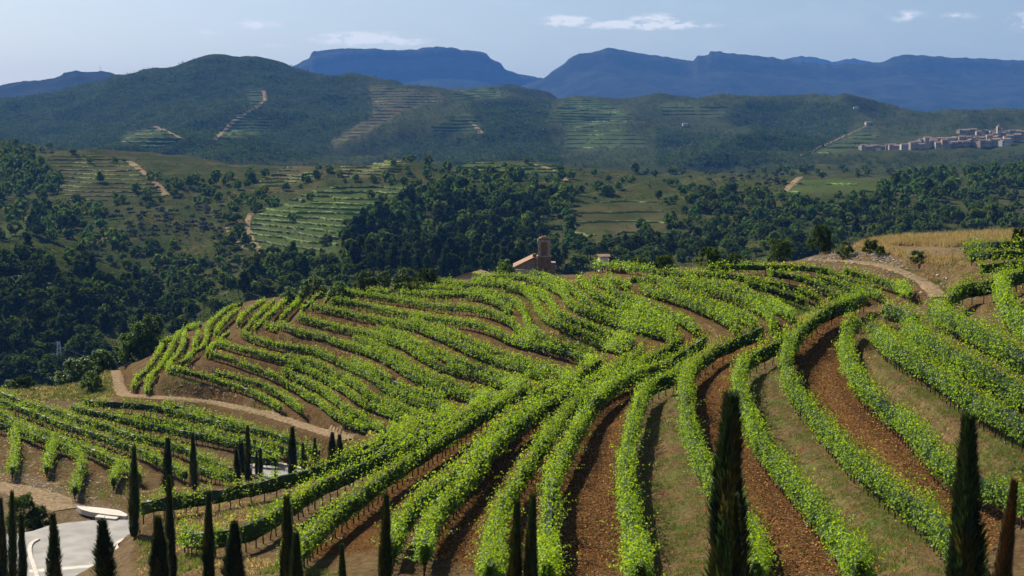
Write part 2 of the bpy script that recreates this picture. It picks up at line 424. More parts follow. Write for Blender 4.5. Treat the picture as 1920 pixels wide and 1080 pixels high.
for i, (x, y) in enumerate(BACK):
    cr = 3300 if x < 700 else (3100 if x < 1400 else 2800)
    wpt((x, y, cr))
    if i % 2 == 0:
        wpt((x, y + (300 - y) * 0.55, cr * 0.80), (x, 296, 1950), (x, y + 30, 3700), (x, y + 90, 4300))
wpt((1620, 285, 1880), (1700, 283, 1900), (1800, 282, 1920), (1900, 280, 1930), (1650, 272, 2000), (1780, 265, 2030), (1900, 255, 2080), (1800, 240, 2280))

C = np.array(CTRL)
cu, ce = ray(C[:, 0], C[:, 1]); ct = np.log(C[:, 2])
KU, KT = 6.6, 4.0


def rbf_fit(lam):
    P = np.stack([cu * KU, ct * KT], 1)
    d = np.sqrt(((P[:, None] - P[None]) ** 2).sum(-1) + 0.05 ** 2)
    n = len(P)
    A = np.zeros((n + 3, n + 3)); A[:n, :n] = -d + lam * np.eye(n)
    Q = np.concatenate([np.ones((n, 1)), P], 1)
    A[:n, n:] = Q; A[n:, :n] = Q.T
    sol = np.linalg.solve(A, np.concatenate([ce, np.zeros(3)]))
    return P, sol


RP, RS = rbf_fit(0.05)


def rbf_eval(u, t):
    u = np.clip(u, -0.46, 0.46)
    q = np.stack([u.ravel() * KU, t.ravel() * KT], 1)
    out = np.empty(len(q)); n = len(RP)
    for i in range(0, len(q), 20000):
        b = q[i:i + 20000]
        d = np.sqrt((b[:, None, 0] - RP[None, :, 0]) ** 2 + (b[:, None, 1] - RP[None, :, 1]) ** 2 + 0.05 ** 2)
        out[i:i + 20000] = -d @ RS[:n] + RS[n] + b @ RS[n + 1:]
    return out.reshape(u.shape)


UC = np.concatenate([np.linspace(-1.4, -0.46, 22)[:-1], np.linspace(-0.46, 0.46, 440), np.linspace(0.46, 1.4, 22)[1:]])
TR = np.concatenate([np.linspace(math.log(3), math.log(46), 40)[:-1], np.linspace(math.log(46), math.log(300), 410)[:-1],
                     np.linspace(math.log(300), math.log(1500), 190)[:-1], np.linspace(math.log(1500), math.log(4300), 96)])
# evaluated on a coarser grid, then interpolate (the surface is smooth)
Uc = UC[::4] if (len(UC) - 1) % 4 == 0 else np.append(UC[::4], UC[-1])
Tc = TR[::3] if (len(TR) - 1) % 3 == 0 else np.append(TR[::3], TR[-1])
Ec = rbf_eval(*np.meshgrid(Uc, Tc, indexing='ij'))
tmp = np.stack([np.interp(TR, Tc, Ec[i]) for i in range(len(Uc))])
E = np.stack([np.interp(UC, Uc, tmp[:, j]) for j in range(len(TR))], 1)
UU, TT = np.meshgrid(UC, TR, indexing='ij')
YY = np.exp(TT); XX = UU * YY
relief = (fbm(XX / 170, YY / 170, 4, 3) - 0.5) * np.clip((YY - 330) / 500, 0, 1) * 26 * np.clip(YY / 900, 0.5, 2.2)
ridge = 1 - np.abs(2 * fbm(XX / 420 + 0.3 * YY / 420, YY / 700, 3, 11) - 1)
relief += (ridge - 0.75) * np.clip((YY - 1500) / 600, 0, 1) * 70
gul = 1 - np.abs(2 * fbm(XX / 95 + 0.25 * YY / 95, YY / 330, 3, 71) - 1)
relief += (gul - 0.78) * np.clip((YY - 470) / 150, 0, 1) * np.clip((1300 - YY) / 200, 0.25, 1) * 13
relief += (fbm(XX / 30, YY / 30, 3, 9) - 0.5) * np.clip((YY - 250) / 300, 0, 1) * 5
relief += (fbm(XX / 6, YY / 6, 3, 5) - 0.5) * np.clip((YY - 30) / 60, 0, 1) * 0.45
E = E + relief / YY
IT0 = int(np.searchsorted(TR, math.log(44)))


def column(u):
    i = np.clip(np.searchsorted(UC, u) - 1, 0, len(UC) - 2)
    f = (u - UC[i]) / (UC[i + 1] - UC[i])
    return E[i] * (1 - f) + E[i + 1] * f


YR = np.exp(TR)


def cast(px, py, lift=0.0, ymin=44.0, ymax=4200.0):
    """point of the ground (raised by lift) seen at a pixel; None when the ray meets nothing"""
    u, e = ray(px, py)
    c = column(float(u)) + lift / YR
    i0 = int(np.searchsorted(YR, ymin))
    w = np.nonzero(c[i0:] >= e)[0]
    if len(w) == 0: return None
    k = w[0] + i0
    if k == 0 or k == i0: t = TR[k]
    else:
        a, b = c[k - 1] - e, c[k] - e
        t = TR[k - 1] + (TR[k] - TR[k - 1]) * (-a / (b - a))
    Y = math.exp(t)
    if Y > ymax: return None
    return np.array([u * Y, Y, CZ + e * Y - lift])


def ground(X, Y):
    u = X / Y; c = column(u)
    return CZ + Y * np.interp(math.log(Y), TR, c)


def at_depth(px, py, Y):
    u, e = ray(px, py)
    return np.array([u * Y, Y, CZ + e * Y])


# ------------------------------------------------------------------ vine rows, traced along the middle of each canopy
def P(s):
    return [tuple(float(v) for v in q.split(',')) for q in s.split()]


ROWS = {}
ROWS['nose'] = [P(s) for s in (
    '250,723 255,708 272,697 287,677 300,658 306,638 310,627 320,617 337,615 357,613 377,608',
    '275,733 277,713 285,703 302,685 312,673 318,660 323,645 335,627',
    '315,692 318,680 330,670 340,657 344,640 347,623',
    '340,680 357,667 363,658 382,652 387,640 387,622 390,610 407,595 422,582 440,573 455,567',
    '365,647 368,633 373,623',
    '388,663 393,653 407,643 415,635 430,622',
    '405,625 410,613 418,605 430,593 445,582',
    '447,605 453,593 473,578 495,563',
    '462,617 473,603 487,588 500,575 515,563',
    '480,615 498,598 515,582 532,565 548,552',
    '527,598 540,582 557,567 570,553',
    '567,580 580,567 593,555 605,547',
    '610,563 620,553 632,543')]
ROWS['slope'] = [P(s) for s in (
    '318,691 357,698 390,707 423,718 457,727 482,737 505,750 526,762',
    '397,697 423,702 440,705 465,713 490,720 523,735 545,752 566,768',
    '397,663 423,670 448,678 463,685 490,693 515,704 540,718 560,730 577,740 597,748 618,768 635,780 653,788 673,797 687,803',
    '530,692 560,707 577,717 602,728 623,743 643,760 663,773 683,783 702,793 723,805',
    '408,642 420,645 440,650 457,655 482,660 507,667 532,675 560,685 585,695 610,708 630,718 652,733 673,750 693,758 718,767 743,778 768,787',
    '535,667 560,673 577,674 593,680 618,692 635,702 660,713 677,725 693,742 718,753 743,760 777,772 802,782',
    '453,623 470,632 490,638 515,645 540,650 560,650 577,652 593,657 610,664 635,675 660,687 685,697 702,708 718,722 735,733 760,743 785,752 818,757 843,767',
    '660,672 677,683 697,690 718,700 735,712 752,723 777,733 810,740 835,745',
    '500,608 522,615', '527,607 545,615 560,623 585,625 610,630 635,640 660,648 685,655 710,666 735,678 752,690 777,705 802,717 827,725 852,735 880,740 905,742 930,743 943,746',
    '663,632 685,638 702,645 727,657 752,672 773,688 793,700 818,708 843,717 868,727 905,732',
    '560,593 585,600 610,607 635,612 660,618 685,622 710,627 727,635 752,642 777,658 802,673 827,685 852,693 880,697 905,705 922,711 947,717 972,723',
    '710,617 735,622 760,632 785,643 810,655 835,667 868,681 890,686 913,693 938,703 963,710 988,715',
    '585,573 610,577 635,582 660,588 693,595 727,600 760,607 785,612 810,623 835,633 860,645 880,655 913,668 938,677 963,682 988,690 1013,698 1025,703',
    '768,600 793,607 810,615 835,620 860,630 880,640 905,648 930,660 955,667 980,675 1000,683 1022,688 1047,695 1072,702',
    '623,562 647,563 677,570 698,573 727,580 752,585 777,590 810,595 843,600 880,605 905,610 922,617 938,625 955,633 980,642 1005,647 1030,652 1055,658 1080,665 1105,672 1122,680',
    '647,545 677,550 702,555 727,558 752,562 777,565 810,572 843,575 880,577 905,580 930,588 952,598 972,613 988,628 1000,638')]
ROWS['shoulder'] = [P(s) for s in (
    '690,543 727,545 777,550 827,553 860,550 880,550 905,554 930,563 950,575 958,582',
    '740,537 790,536 830,540 878,543 922,547 947,555 968,565 980,575 985,590 990,607 1000,620 1017,632 1038,640 1063,650 1088,657 1113,660',
    '803,528 827,528 860,531 880,533 922,532 947,533 972,538 988,545 1000,557 1008,572 1013,585 1025,595 1047,607 1063,613 1088,623 1113,633 1147,645 1172,655',
    '890,523 930,526 963,531 988,538 1003,545 1022,552 1030,562 1038,575 1047,587 1063,595 1088,603 1113,613 1147,625 1172,633 1188,642',
    '890,518 913,517 947,517 980,518 1005,525 1030,532 1047,540 1057,548 1065,563 1077,573 1097,583 1122,590 1147,598 1180,608 1197,613 1225,618 1250,624 1265,630',
    '997,513 1022,516 1038,525 1063,535 1080,542 1088,552 1097,567 1113,575 1138,582 1163,588 1188,597 1225,606 1250,613 1263,622',
    '1085,523 1102,532 1113,547 1127,555 1147,563 1172,572 1197,581 1225,588 1242,596 1262,607',
    '1110,522 1130,525 1143,537 1155,548 1180,557 1200,565 1225,575 1250,585 1275,593 1300,610 1308,618',
    '1138,520 1163,527 1180,537')]
ROWS['crest'] = [P(s) for s in (
    '1092,494 1120,496 1150,497 1180,499 1210,502 1228,507',
    '1200,535 1225,545 1250,552 1275,558 1300,568 1325,578 1342,587 1358,595 1375,603 1383,612',
    '1242,540 1275,550 1300,555 1325,565 1350,573 1367,580 1392,590 1417,603',
    '1183,522 1200,520 1233,523 1267,530 1300,535 1333,541 1358,548 1375,555 1400,563 1425,575 1445,588 1450,602 1448,618',
    '1283,525 1317,528 1350,532 1375,538 1400,547 1408,552 1433,563 1458,573 1475,583 1488,593',
    '1235,510 1255,508 1275,511 1300,512 1325,512 1350,513 1375,515 1400,520 1425,527 1450,530 1475,535 1500,540 1525,553 1542,563 1558,573',
    '1400,529 1425,535 1450,542 1470,548 1492,557 1517,567 1533,578',
    '1330,502 1363,498 1400,497 1425,498 1450,497 1483,498 1517,500 1542,503 1558,507',
    '1442,508 1467,512 1500,517 1525,527 1542,537 1567,548 1588,558',
    '1533,520 1558,525 1583,535 1608,545 1622,557',
    '1560,512 1583,522 1608,530 1633,542 1650,552',
    '1585,505 1617,515 1642,522 1667,530 1692,538 1708,548')]
ROWS['gully'] = [P(s) for s in (
    '650,862 663,856 685,850 710,838 735,825 760,812 782,795',
    '265,957 300,950 340,945 390,938 440,928 490,918 530,908 570,897 610,883 640,876 677,867 710,855 743,842 768,827 793,812 827,797 850,780',
    '345,1010 365,1020 400,1018 430,1012 460,1010 482,995 515,978 545,958 570,940 593,925 635,905 668,889 702,876 735,860 768,845 793,833 827,813 853,797 880,782 897,769 913,757 923,750',
    '540,1065 555,1050 568,1033 585,1015 610,993 635,972 660,955 685,935 718,908 752,885 785,863 818,842 852,820 880,800 905,787 935,768 955,755 980,743 995,734',
    '1000,749 1017,740 1038,731 1060,722',
    '735,1040 740,1020 745,1000 760,983 785,955 810,933 835,915 870,888 890,865 910,842 925,824 945,803 970,785 1000,766 1040,746 1073,722 1093,706 1113,693 1133,683',
    '795,1045 800,1010 818,980 843,950 868,923 890,897 905,873 925,848 945,826 965,810 985,796 1020,772 1055,752 1085,736 1118,722 1143,708 1168,690 1190,677 1205,668',
    '918,1090 926,1050 930,1017 936,983 947,952 966,922 988,888 1008,862 1022,837 1038,813 1055,795 1075,772 1095,754 1118,738 1143,722 1177,706 1193,695 1218,683 1240,668 1260,658 1278,650',
    '1025,1090 1027,1033 1030,983 1033,942 1038,900 1055,872 1063,850 1080,822 1093,797 1102,779 1120,757 1143,737 1168,724 1193,711 1210,705 1235,698 1260,688 1270,676 1290,664 1315,650 1330,640')]
ROWS['terrace'] = [P(s) for s in (
    '1200,1090 1188,1033 1183,1000 1177,967 1176,930 1173,897 1177,863 1181,830 1191,797 1200,765 1205,745 1225,727 1245,720 1265,716 1278,702',
    '1417,1090 1412,1050 1405,1010 1395,980 1365,955 1340,930 1322,890 1305,855 1292,815 1288,790 1286,757 1283,733 1290,710 1305,693 1320,680 1343,664 1370,653 1400,640 1430,628',
    '1612,1085 1590,1047 1563,1007 1530,970 1497,927 1463,887 1430,853 1407,803 1392,767 1387,742 1383,717 1388,700 1400,684 1425,672 1450,662 1467,650 1485,638',
    '1825,1080 1810,1060 1790,1035 1763,1003 1730,970 1680,937 1640,903 1597,870 1563,830 1530,793 1497,753 1483,735 1475,700 1473,676 1483,658 1500,632 1525,608 1542,596 1558,588 1583,582 1608,570 1622,563',
    '1930,958 1915,950 1850,925 1800,907 1773,888 1752,866 1730,837 1697,803 1663,773 1630,750 1605,718 1590,687 1584,655 1588,625 1602,605',
    '1940,826 1900,805 1860,783 1817,757 1800,744 1775,727 1750,709 1725,694 1700,679 1675,663 1650,643 1633,618',
    '1660,588 1680,598 1705,603 1720,612',
    '1940,760 1900,740 1860,716 1820,696 1780,674 1745,655 1715,640 1700,628',
    '1940,697 1900,673 1870,656 1830,634 1790,612 1765,602 1745,592',
    '1940,640 1908,613 1892,597 1881,572 1876,547',
    '1780,577 1795,554 1830,546 1868,545 1890,533 1925,520')]
ROWS['corner'] = [P(s) for s in (
    '1870,521 1894,519 1935,518', '1838,504 1879,499 1935,495', '1820,482 1860,478 1935,476', '1808,466 1860,461 1935,459')]
ROWS['left'] = [P(s) for s in (
    '158,757 192,759 217,760 250,762 275,765 300,769 315,772 340,778 365,785 390,792 415,798 448,804 490,813 515,820 537,827 570,840 600,852',
    '307,762 332,767 357,773 382,782 407,788 432,795 457,799',
    '135,768 160,773 183,778 208,783 240,792 265,797 290,802 315,807 340,814 365,818 390,822 415,827 440,833 473,841 498,851 523,862',
    '248,786 290,790 323,796 357,805 382,812 415,818 448,827 482,833 515,840 540,848 575,860',
    '-20,733 0,740 20,747 38,757 58,763 83,770 117,778 142,790 167,798 200,803 225,813 250,823 283,828 320,838 350,848 380,862 410,876 435,886',
    '-20,752 0,758 17,761 42,770 67,780 92,790 117,800 142,807 167,815 192,823 217,833 242,840 270,852 300,868 330,883 350,893',
    '-20,768 0,775 20,790 42,800 67,810 100,820 130,832 150,840 175,850 200,862 225,872 245,880 262,898',
    '-15,795 0,800 33,807 55,817 85,830 115,838 140,848 150,860',
    '30,805 26,820 30,845 26,870 22,885', '105,835 95,848 89,865 87,882', '152,865 154,880 146,895 141,910 140,922', '225,878 216,890 212,905',
    '470,862 500,868 525,866', '360,880 385,888 410,893 432,897')]


def smooth_line(Q, step):
    Q = np.asarray(Q, float)
    d = np.concatenate([[0], np.cumsum(np.linalg.norm(np.diff(Q, axis=0), axis=1))])
    n = max(2, int(d[-1] / step) + 1)
    s = np.linspace(0, d[-1], n)
    R = np.stack([np.interp(s, d, Q[:, k]) for k in range(Q.shape[1])], 1)
    return R, d[-1]


def smooth_pts(R, it):
    R = R.copy()
    for _ in range(it):
        R[1:-1] = 0.25 * R[:-2] + 0.5 * R[1:-1] + 0.25 * R[2:]
    return R


ROW3D = []          # (block, index, points every ~0.3 m on the ground)
for blk, lines in ROWS.items():
    for k, ln in enumerate(lines):
        q, _ = smooth_line(ln, 3.0)
        q = smooth_pts(q, 6)
        pts = []
        for (x, y) in q:
            p = cast(x, y, 1.05, ymax=330)
            if p is None: continue
            if pts and abs(p[1] - pts[-1][1]) > 14: continue
            pts.append(p)
        if len(pts) < 3: continue
        R, ln3 = smooth_line(np.array(pts), 0.6)
        R = smooth_pts(R, 8)
        R, ln3 = smooth_line(R, 0.3)
        for p in R: p[2] = ground(p[0], p[1])
        R[:, 2] = smooth_pts(R[:, 2:3], 10)[:, 0]
        ROW3D.append((blk, k, R))
print('rows', len(ROW3D), 'metres', sum(len(r[2]) * 0.3 for r in ROW3D))

# ------------------------------------------------------------------ ground mesh: benches along the rows, ground cover
Z = CZ + E * YY
NI, NJ = Z.shape
TRACKS = [P('214,690 219,705 221,722 232,741 270,744 320,747 400,755 450,765 500,777 550,792 600,808 630,817 655,825'),
          P('1765,560 1755,548 1735,530 1700,513 1660,500 1600,491 1540,489'), P('-30,912 20,915 60,925 100,938 130,955')]
benches = [r[2] for r in ROW3D]
for tr_ in TRACKS:                                   # tracks are cut into the slope as well
    q = np.array([p_ for p_ in (cast(x, y, 0, ymax=330) for x, y in smooth_pts(smooth_line(tr_, 3.0)[0], 4)) if p_ is not None])
    q = smooth_pts(smooth_line(q, 0.5)[0], 12)
    for off in (-0.8, 0.0, 0.8):
        tg_ = np.gradient(q[:, :2], axis=0); tg_ /= np.linalg.norm(tg_, axis=1, keepdims=True) + 1e-9
        w_ = q.copy(); w_[:, 0] += tg_[:, 1] * off; w_[:, 1] -= tg_[:, 0] * off; benches.append(w_)
allp = np.concatenate(benches)
kd = kdtree.KDTree(len(allp))
for i, p in enumerate(allp): kd.insert((p[0], p[1], 0), i)
kd.balance()
jn0, jn1 = int(np.searchsorted(YR, 46)), int(np.searchsorted(YR, 330))
Dist = np.full(Z.shape, 99.0)
inner = np.nonzero(np.abs(UC) < 0.43)[0]
Zb = Z.copy()
for i in inner:
    for j in range(jn0, jn1):
        co, idx, d = kd.find((XX[i, j], YY[i, j], 0))
        Dist[i, j] = d
        if d < 1.9:
            w = min(1.0, max(0.0, (1.9 - d) / 0.9)); w = w * w * (3 - 2 * w)
            Zb[i, j] = Z[i, j] * (1 - w) + allp[idx][2] * w
Z = Zb
ROADP = P('-60,1010 -20,1004 30,1000 60,996 90,986 125,980 165,976 205,975 246,974 252,1004 228,1013 214,1022 220,1034 240,1044 262,1050 275,1070 280,1110 70,1130 -60,1120')
ROAD2P = P('455,868 474,868 488,869 515,872 545,877 592,889 585,897 545,900 515,908 500,903 480,890 455,885')
PLANES = []
for poly in (ROADP, ROAD2P):
    co = np.array([0.0, 0.0, CZ - (36.6 if poly is ROADP else 38.9)])     # both stretches are level
    zp = XX * co[0] + YY * co[1] + co[2]
    px_, py_ = project(np.stack([XX, YY, zp], -1))
    c0 = np.array(poly).mean(0); big = [(c0[0] + (x - c0[0]) * 1.04, c0[1] + (y - c0[1]) * 1.04) for x, y in poly]
    w = (inpoly(px_, py_, big) & (YY < 330) & (YY > 46)).astype(float)
    for it in range(5):
        w[1:-1] = np.maximum(w[1:-1], 0.25 * w[:-2] + 0.5 * w[1:-1] + 0.25 * w[2:]); w[:, 1:-1] = np.maximum(w[:, 1:-1], 0.25 * w[:, :-2] + 0.5 * w[:, 1:-1] + 0.25 * w[:, 2:])
    w = np.clip(w * 1.3, 0, 1)
    Z = Z * (1 - w) + (zp - 0.1) * w
    PLANES.append((poly, co))
VG = np.stack([XX, YY, Z], -1)
PX, PY = project(VG)

tint = np.zeros((NI, NJ, 4), np.float32); tint[..., 3] = 1
cover = np.zeros((NI, NJ, 4), np.float32)
nearm = YY < 330


def strip(a, b):
    return a + b[::-1]


T = ROWS['terrace']; G = ROWS['gully']
for poly in (strip(G[8], T[0]), strip(T[1], T[2]), strip(T[3], T[4]), strip(G[7], G[8]), strip(G[6], G[7]), strip(G[3], G[5]), strip(T[5], T[7])):
    tint[..., 0] = np.maximum(tint[..., 0], (inpoly(PX, PY + 12, poly) & nearm) * 1.0)
for poly in (strip(T[0], T[1]), strip(T[2], T[3]), strip(T[4], T[5])):
    tint[..., 1] = np.maximum(tint[..., 1], (inpoly(PX, PY + 12, poly) & nearm) * 1.0)
tint[..., 1] *= (1 - tint[..., 0])
# a lighter till between the rows of the middle slope
mid = nearm & (YY > 120) & (Dist < 1.3)
tint[..., 0] = np.maximum(tint[..., 0], np.where(mid, 0.35, 0))
KNOLL = [(1490, 488), (1530, 470), (1600, 445), (1700, 438), (1950, 430), (1950, 470), (1820, 462), (1800, 480), (1700, 478), (1620, 465), (1560, 478)]
SCREE = [(1480, 492), (1560, 470), (1660, 470), (1740, 500), (1800, 520), (1830, 560), (1760, 570), (1690, 545), (1600, 510)]
tint[..., 2] = np.maximum(tint[..., 2], (inpoly(PX, PY, SCREE) & nearm) * 0.12)
tint[..., 2] = np.maximum(tint[..., 2], (inpoly(PX, PY, KNOLL) & nearm) * 0.6)
OPEN = [(-60, 885), (60, 890), (150, 925), (250, 960), (250, 1100), (-60, 1100)]
tint[..., 2] = np.maximum(tint[..., 2], (inpoly(PX, PY, OPEN) & nearm) * 0.35)
WEEDS = [(-80, 722), (60, 715), (150, 705), (205, 690), (215, 745), (150, 752), (70, 750), (0, 735), (-80, 735)]
tint[..., 1] = np.maximum(tint[..., 1], (inpoly(PX, PY, WEEDS) & nearm) * 0.55)
tint[..., :3] += 0
for it in range(2):
    tint[1:-1, :, :3] = 0.25 * tint[:-2, :, :3] + 0.5 * tint[1:-1, :, :3] + 0.25 * tint[2:, :, :3]
    tint[:, 1:-1, :3] = 0.25 * tint[:, :-2, :3] + 0.5 * tint[:, 1:-1, :3] + 0.25 * tint[:, 2:, :3]
cover[..., 0] = np.clip((YY - 300) / 40, 0, 1)
FW = [[(-80, 180), (230, 140), (390, 105), (500, 108), (590, 140), (660, 145), (720, 165), (640, 230), (600, 300), (-80, 300)], [(885, 190), (1035, 185), (1020, 240), (1060, 310), (740, 310), (760, 265), (880, 262)],
      [(1340, 212), (1400, 190), (1480, 188), (1610, 202), (1585, 250), (1500, 300), (1420, 255)], [(1230, 240), (1420, 260), (1480, 310), (1230, 310)], [(670, 190), (740, 175), (700, 215), (640, 260), (620, 250)]]
wood_ = np.clip((YY - 1500) / 100, 0, 1) * 0.45
for w_ in FW: wood_ = np.maximum(wood_, (inpoly(PX, PY, w_) & (YY > 1500)) * 1.0)
cover[..., 2] = wood_

# terraced vineyards on the far slopes: (polygon in the picture, min Y, max Y, rise between rows in metres, colour class)
PATCH = [
    ('mid', [(85, 290), (240, 295), (300, 350), (312, 372), (130, 380), (95, 340)], 700, 1400, 2.6, 'brown', 'bare brown terraces beside a dirt track on the left hill'),
    ('mid', [(540, 376), (600, 354), (700, 350), (772, 350), (760, 372), (700, 402), (640, 440), (625, 480), (500, 478), (470, 455), (470, 420), (480, 400)], 600, 1300, 2.3, 'green', 'broad green terraced vineyard left of the dark pine wood'),
    ('mid', [(480, 345), (540, 308), (600, 302), (612, 330), (500, 356)], 800, 1400, 2.0, 'tan', 'pale straw coloured vineyard terraces below the flat hilltop'),
    ('mid', [(640, 303), (760, 302), (750, 328), (640, 335)], 800, 1400, 2.0, 'tan', 'pale vineyard strip on the flat hilltop above the pine wood'),
    ('mid', [(860, 305), (1050, 310), (1062, 328), (880, 330)], 800, 1400, 2.0, 'green', 'green terraces along the hilltop right of the pines'),
    ('mid', [(1480, 338), (1650, 334), (1640, 362), (1480, 364)], 800, 1400, 3.2, 'green', 'small green terraced field left of the pine ridge'),
    ('mid', [(1060, 385), (1230, 372), (1255, 440), (1080, 452)], 600, 1200, 4.0, 'brown', 'overgrown terraces with bushes behind the stone tower'),
    ('mid', [(0, 424), (62, 418), (45, 440), (0, 442)], 600, 1100, 3.0, 'green', 'small bright vineyard at the left edge under the pines'),
    ('back', [(455, 160), (490, 165), (500, 192), (470, 203)], 1900, 3600, 6.0, 'green', 'narrow terraced strip beside the track under the summit'),
    ('back', [(440, 213), (525, 225), (480, 255), (400, 270), (420, 240)], 1900, 3400, 5.5, 'green', 'terraced vineyard low on the wooded left hill, right of the track'),
    ('back', [(225, 270), (230, 252), (290, 236), (348, 262), (300, 280)], 1900, 3400, 5.5, 'green', 'triangular terraced vineyard at the foot of the wooded left hill'),
    ('back', [(690, 158), (820, 178), (835, 188), (760, 205), (690, 248), (630, 275), (620, 265), (700, 215)], 1900, 3500, 6.0, 'tan', 'long diagonal terraces on the far slope left of centre'),
    ('back', [(790, 242), (880, 212), (895, 226), (905, 250), (850, 250)], 1900, 3400, 5.5, 'green', 'small wedge shaped terraced field left of the central wood'),
    ('back', [(1020, 228), (1060, 183), (1110, 187), (1180, 212), (1192, 232), (1090, 242)], 1900, 3400, 5.5, 'green', 'dark terraced bowl at the far hill right of the central wood'),
    ('back', [(1060, 244), (1180, 243), (1225, 276), (1060, 284)], 1900, 3300, 7.0, 'green', 'lower terraces under the dark terraced bowl'),
    ('back', [(1240, 196), (1370, 202), (1350, 225), (1240, 216)], 1900, 3300, 7.0, 'green', 'terraces on the far crest left of the rounded wood'),
    ('back', [(1530, 287), (1615, 243), (1655, 250), (1605, 292)], 1800, 3000, 7.0, 'green', 'terraced slope directly left of the far village'),
    ('back', [(850, 168), (930, 166), (950, 180), (870, 192), (840, 186)], 2200, 3600, 6.0, 'green', 'bright field on the far crest below the mesa'),
]
for kind, poly, y0, y1, dz, cl, lab in PATCH:
    ins = inpoly(PX, PY, poly) & (YY > y0) & (YY < y1)
    cover[..., 1] = np.maximum(cover[..., 1], ins * (0.85 if cl != 'tan' else 0.7)); cover[..., 2] *= np.where(ins, 0.0, 1)
    if cl == 'green': cover[..., 3] = np.maximum(cover[..., 3], ins * 0.7)
    if cl != 'green': tint[..., 2] = np.maximum(tint[..., 2], ins * 0.5)
    if cl == 'tan': cover[..., 0] *= np.where(ins, 0.3, 1)


# worn, uneven plot edges
edge = 0.55 + 0.9 * fbm(XX / 14, YY / 14, 3, 91)
for it in range(3):
    cover[1:-1, :, 1:] = 0.25 * cover[:-2, :, 1:] + 0.5 * cover[1:-1, :, 1:] + 0.25 * cover[2:, :, 1:]
    cover[:, 1:-1, 1:] = 0.25 * cover[:, :-2, 1:] + 0.5 * cover[:, 1:-1, 1:] + 0.25 * cover[:, 2:, 1:]
cover[..., 3] = np.clip(cover[..., 3] * edge, 0, 1)


def grid_mesh(name, j0, j1):
    n = j1 - j0
    V = VG[:, j0:j1].reshape(-1, 3)
    ii, jj = np.meshgrid(np.arange(NI - 1), np.arange(n - 1), indexing='ij')
    a = (ii * n + jj).ravel()
    Fq = np.stack([a, a + n, a + n + 1, a + 1], 1)
    me = mesh_from(name, V, Fq, M_GROUND, True, tint[:, j0:j1].reshape(-1, 4))
    at = me.color_attributes.new('cover', 'FLOAT_COLOR', 'POINT')
    at.data.foreach_set('color', cover[:, j0:j1].reshape(-1).astype(np.float32))
    return me


J1 = int(np.searchsorted(YR, 330)); J2 = int(np.searchsorted(YR, 1550))
link('ground', grid_mesh('ground', 0, J1 + 1), kind='structure', label='terraced soil of the vineyard hill')
link('valley_hillside', grid_mesh('valley_hillside', J1, J2 + 1), kind='structure', label='scrub covered hillside across the valley')
link('far_hills', grid_mesh('far_hills', J2, NJ), kind='structure', label='far row of hills with woods and terraces')
# level ground behind the camera
zb = float(Z[:, 0].mean())
link('hilltop', mesh_from('hilltop', np.array([(-900, -900, zb + 2), (900, -900, zb + 2), (900, 0, zb), (900, 3, zb), (4.2, 3, zb), (-4.2, 3, zb), (-900, 3, zb), (-900, 0, zb)], float),
     [np.array([[0, 1, 2, 7]]), np.array([[7, 2, 3, 4, 5, 6]])], M_TRACK), kind='structure')

# ------------------------------------------------------------------ far mountains
def mountain(name, prof, Y0, Y1, base_py, mat, seed, label, rel=120.0, cliff=0.0):
    prof = np.array(prof, float)
    xs = np.arange(prof[0, 0], prof[-1, 0] + 1, 4.0)
    top = np.interp(xs, prof[:, 0], prof[:, 1])
    top = top - (vnoise(xs / 9, xs * 0, seed) - 0.5) * 2.2 - (vnoise(xs / 3.3, xs * 0, seed + 1) - 0.5) * 1.0
    ker = np.exp(-np.linspace(-2.5, 2.5, 61) ** 2); ker /= ker.sum()
    soft = np.convolve(np.pad(top, 30, mode='edge'), ker, 'valid')
    fr = np.concatenate([np.linspace(0, 1, 46), 1 + np.linspace(0.05, 0.5, 6)])
    V = np.zeros((len(xs), len(fr), 3))
    for j, f in enumerate(fr):
        Y = Y0 + (Y1 - Y0) * f
        u, et = ray(xs, top); _, eb = ray(xs, np.full_like(xs, base_py))
        _, es = ray(xs, soft); fm = min(1.0, f) ** 5; zt = et * Y1; z0 = eb * Y0
        if f <= 1:
            g = f ** 1.15
            if cliff: g = g * (1 - cliff) + cliff * np.clip((f - 0.84) / 0.07, 0, 1)
            X = u * Y
            zz = z0 + (es * Y1 * (1 - fm) + zt * fm - z0) * g
            n1 = 1 - np.abs(2 * fbm(X / 900 + Y / 2600, Y / 1500, 4, seed + 5) - 1)
            zz = zz + (n1 - 0.7) * rel * np.sin(math.pi * min(1, f)) ** 0.8 * np.clip((zt - z0) / 400, 0.1, 1)
            zz = np.minimum(zz, zt + (Y1 - Y) * 0.0 - (1 - f) * 8)
        else:
            zz = zt - (f - 1) * (Y1 - Y0) * 0.25
        V[:, j] = np.stack([u * Y, np.full_like(xs, Y), CZ + zz], 1)
    n = len(fr)
    ii, jj = np.meshgrid(np.arange(len(xs) - 1), np.arange(n - 1), indexing='ij'); a = (ii * n + jj).ravel()
    me = mesh_from(name, V.reshape(-1, 3), np.stack([a, a + n, a + n + 1, a + 1], 1), mat, True)
    return link(name, me, kind='structure', label=label)


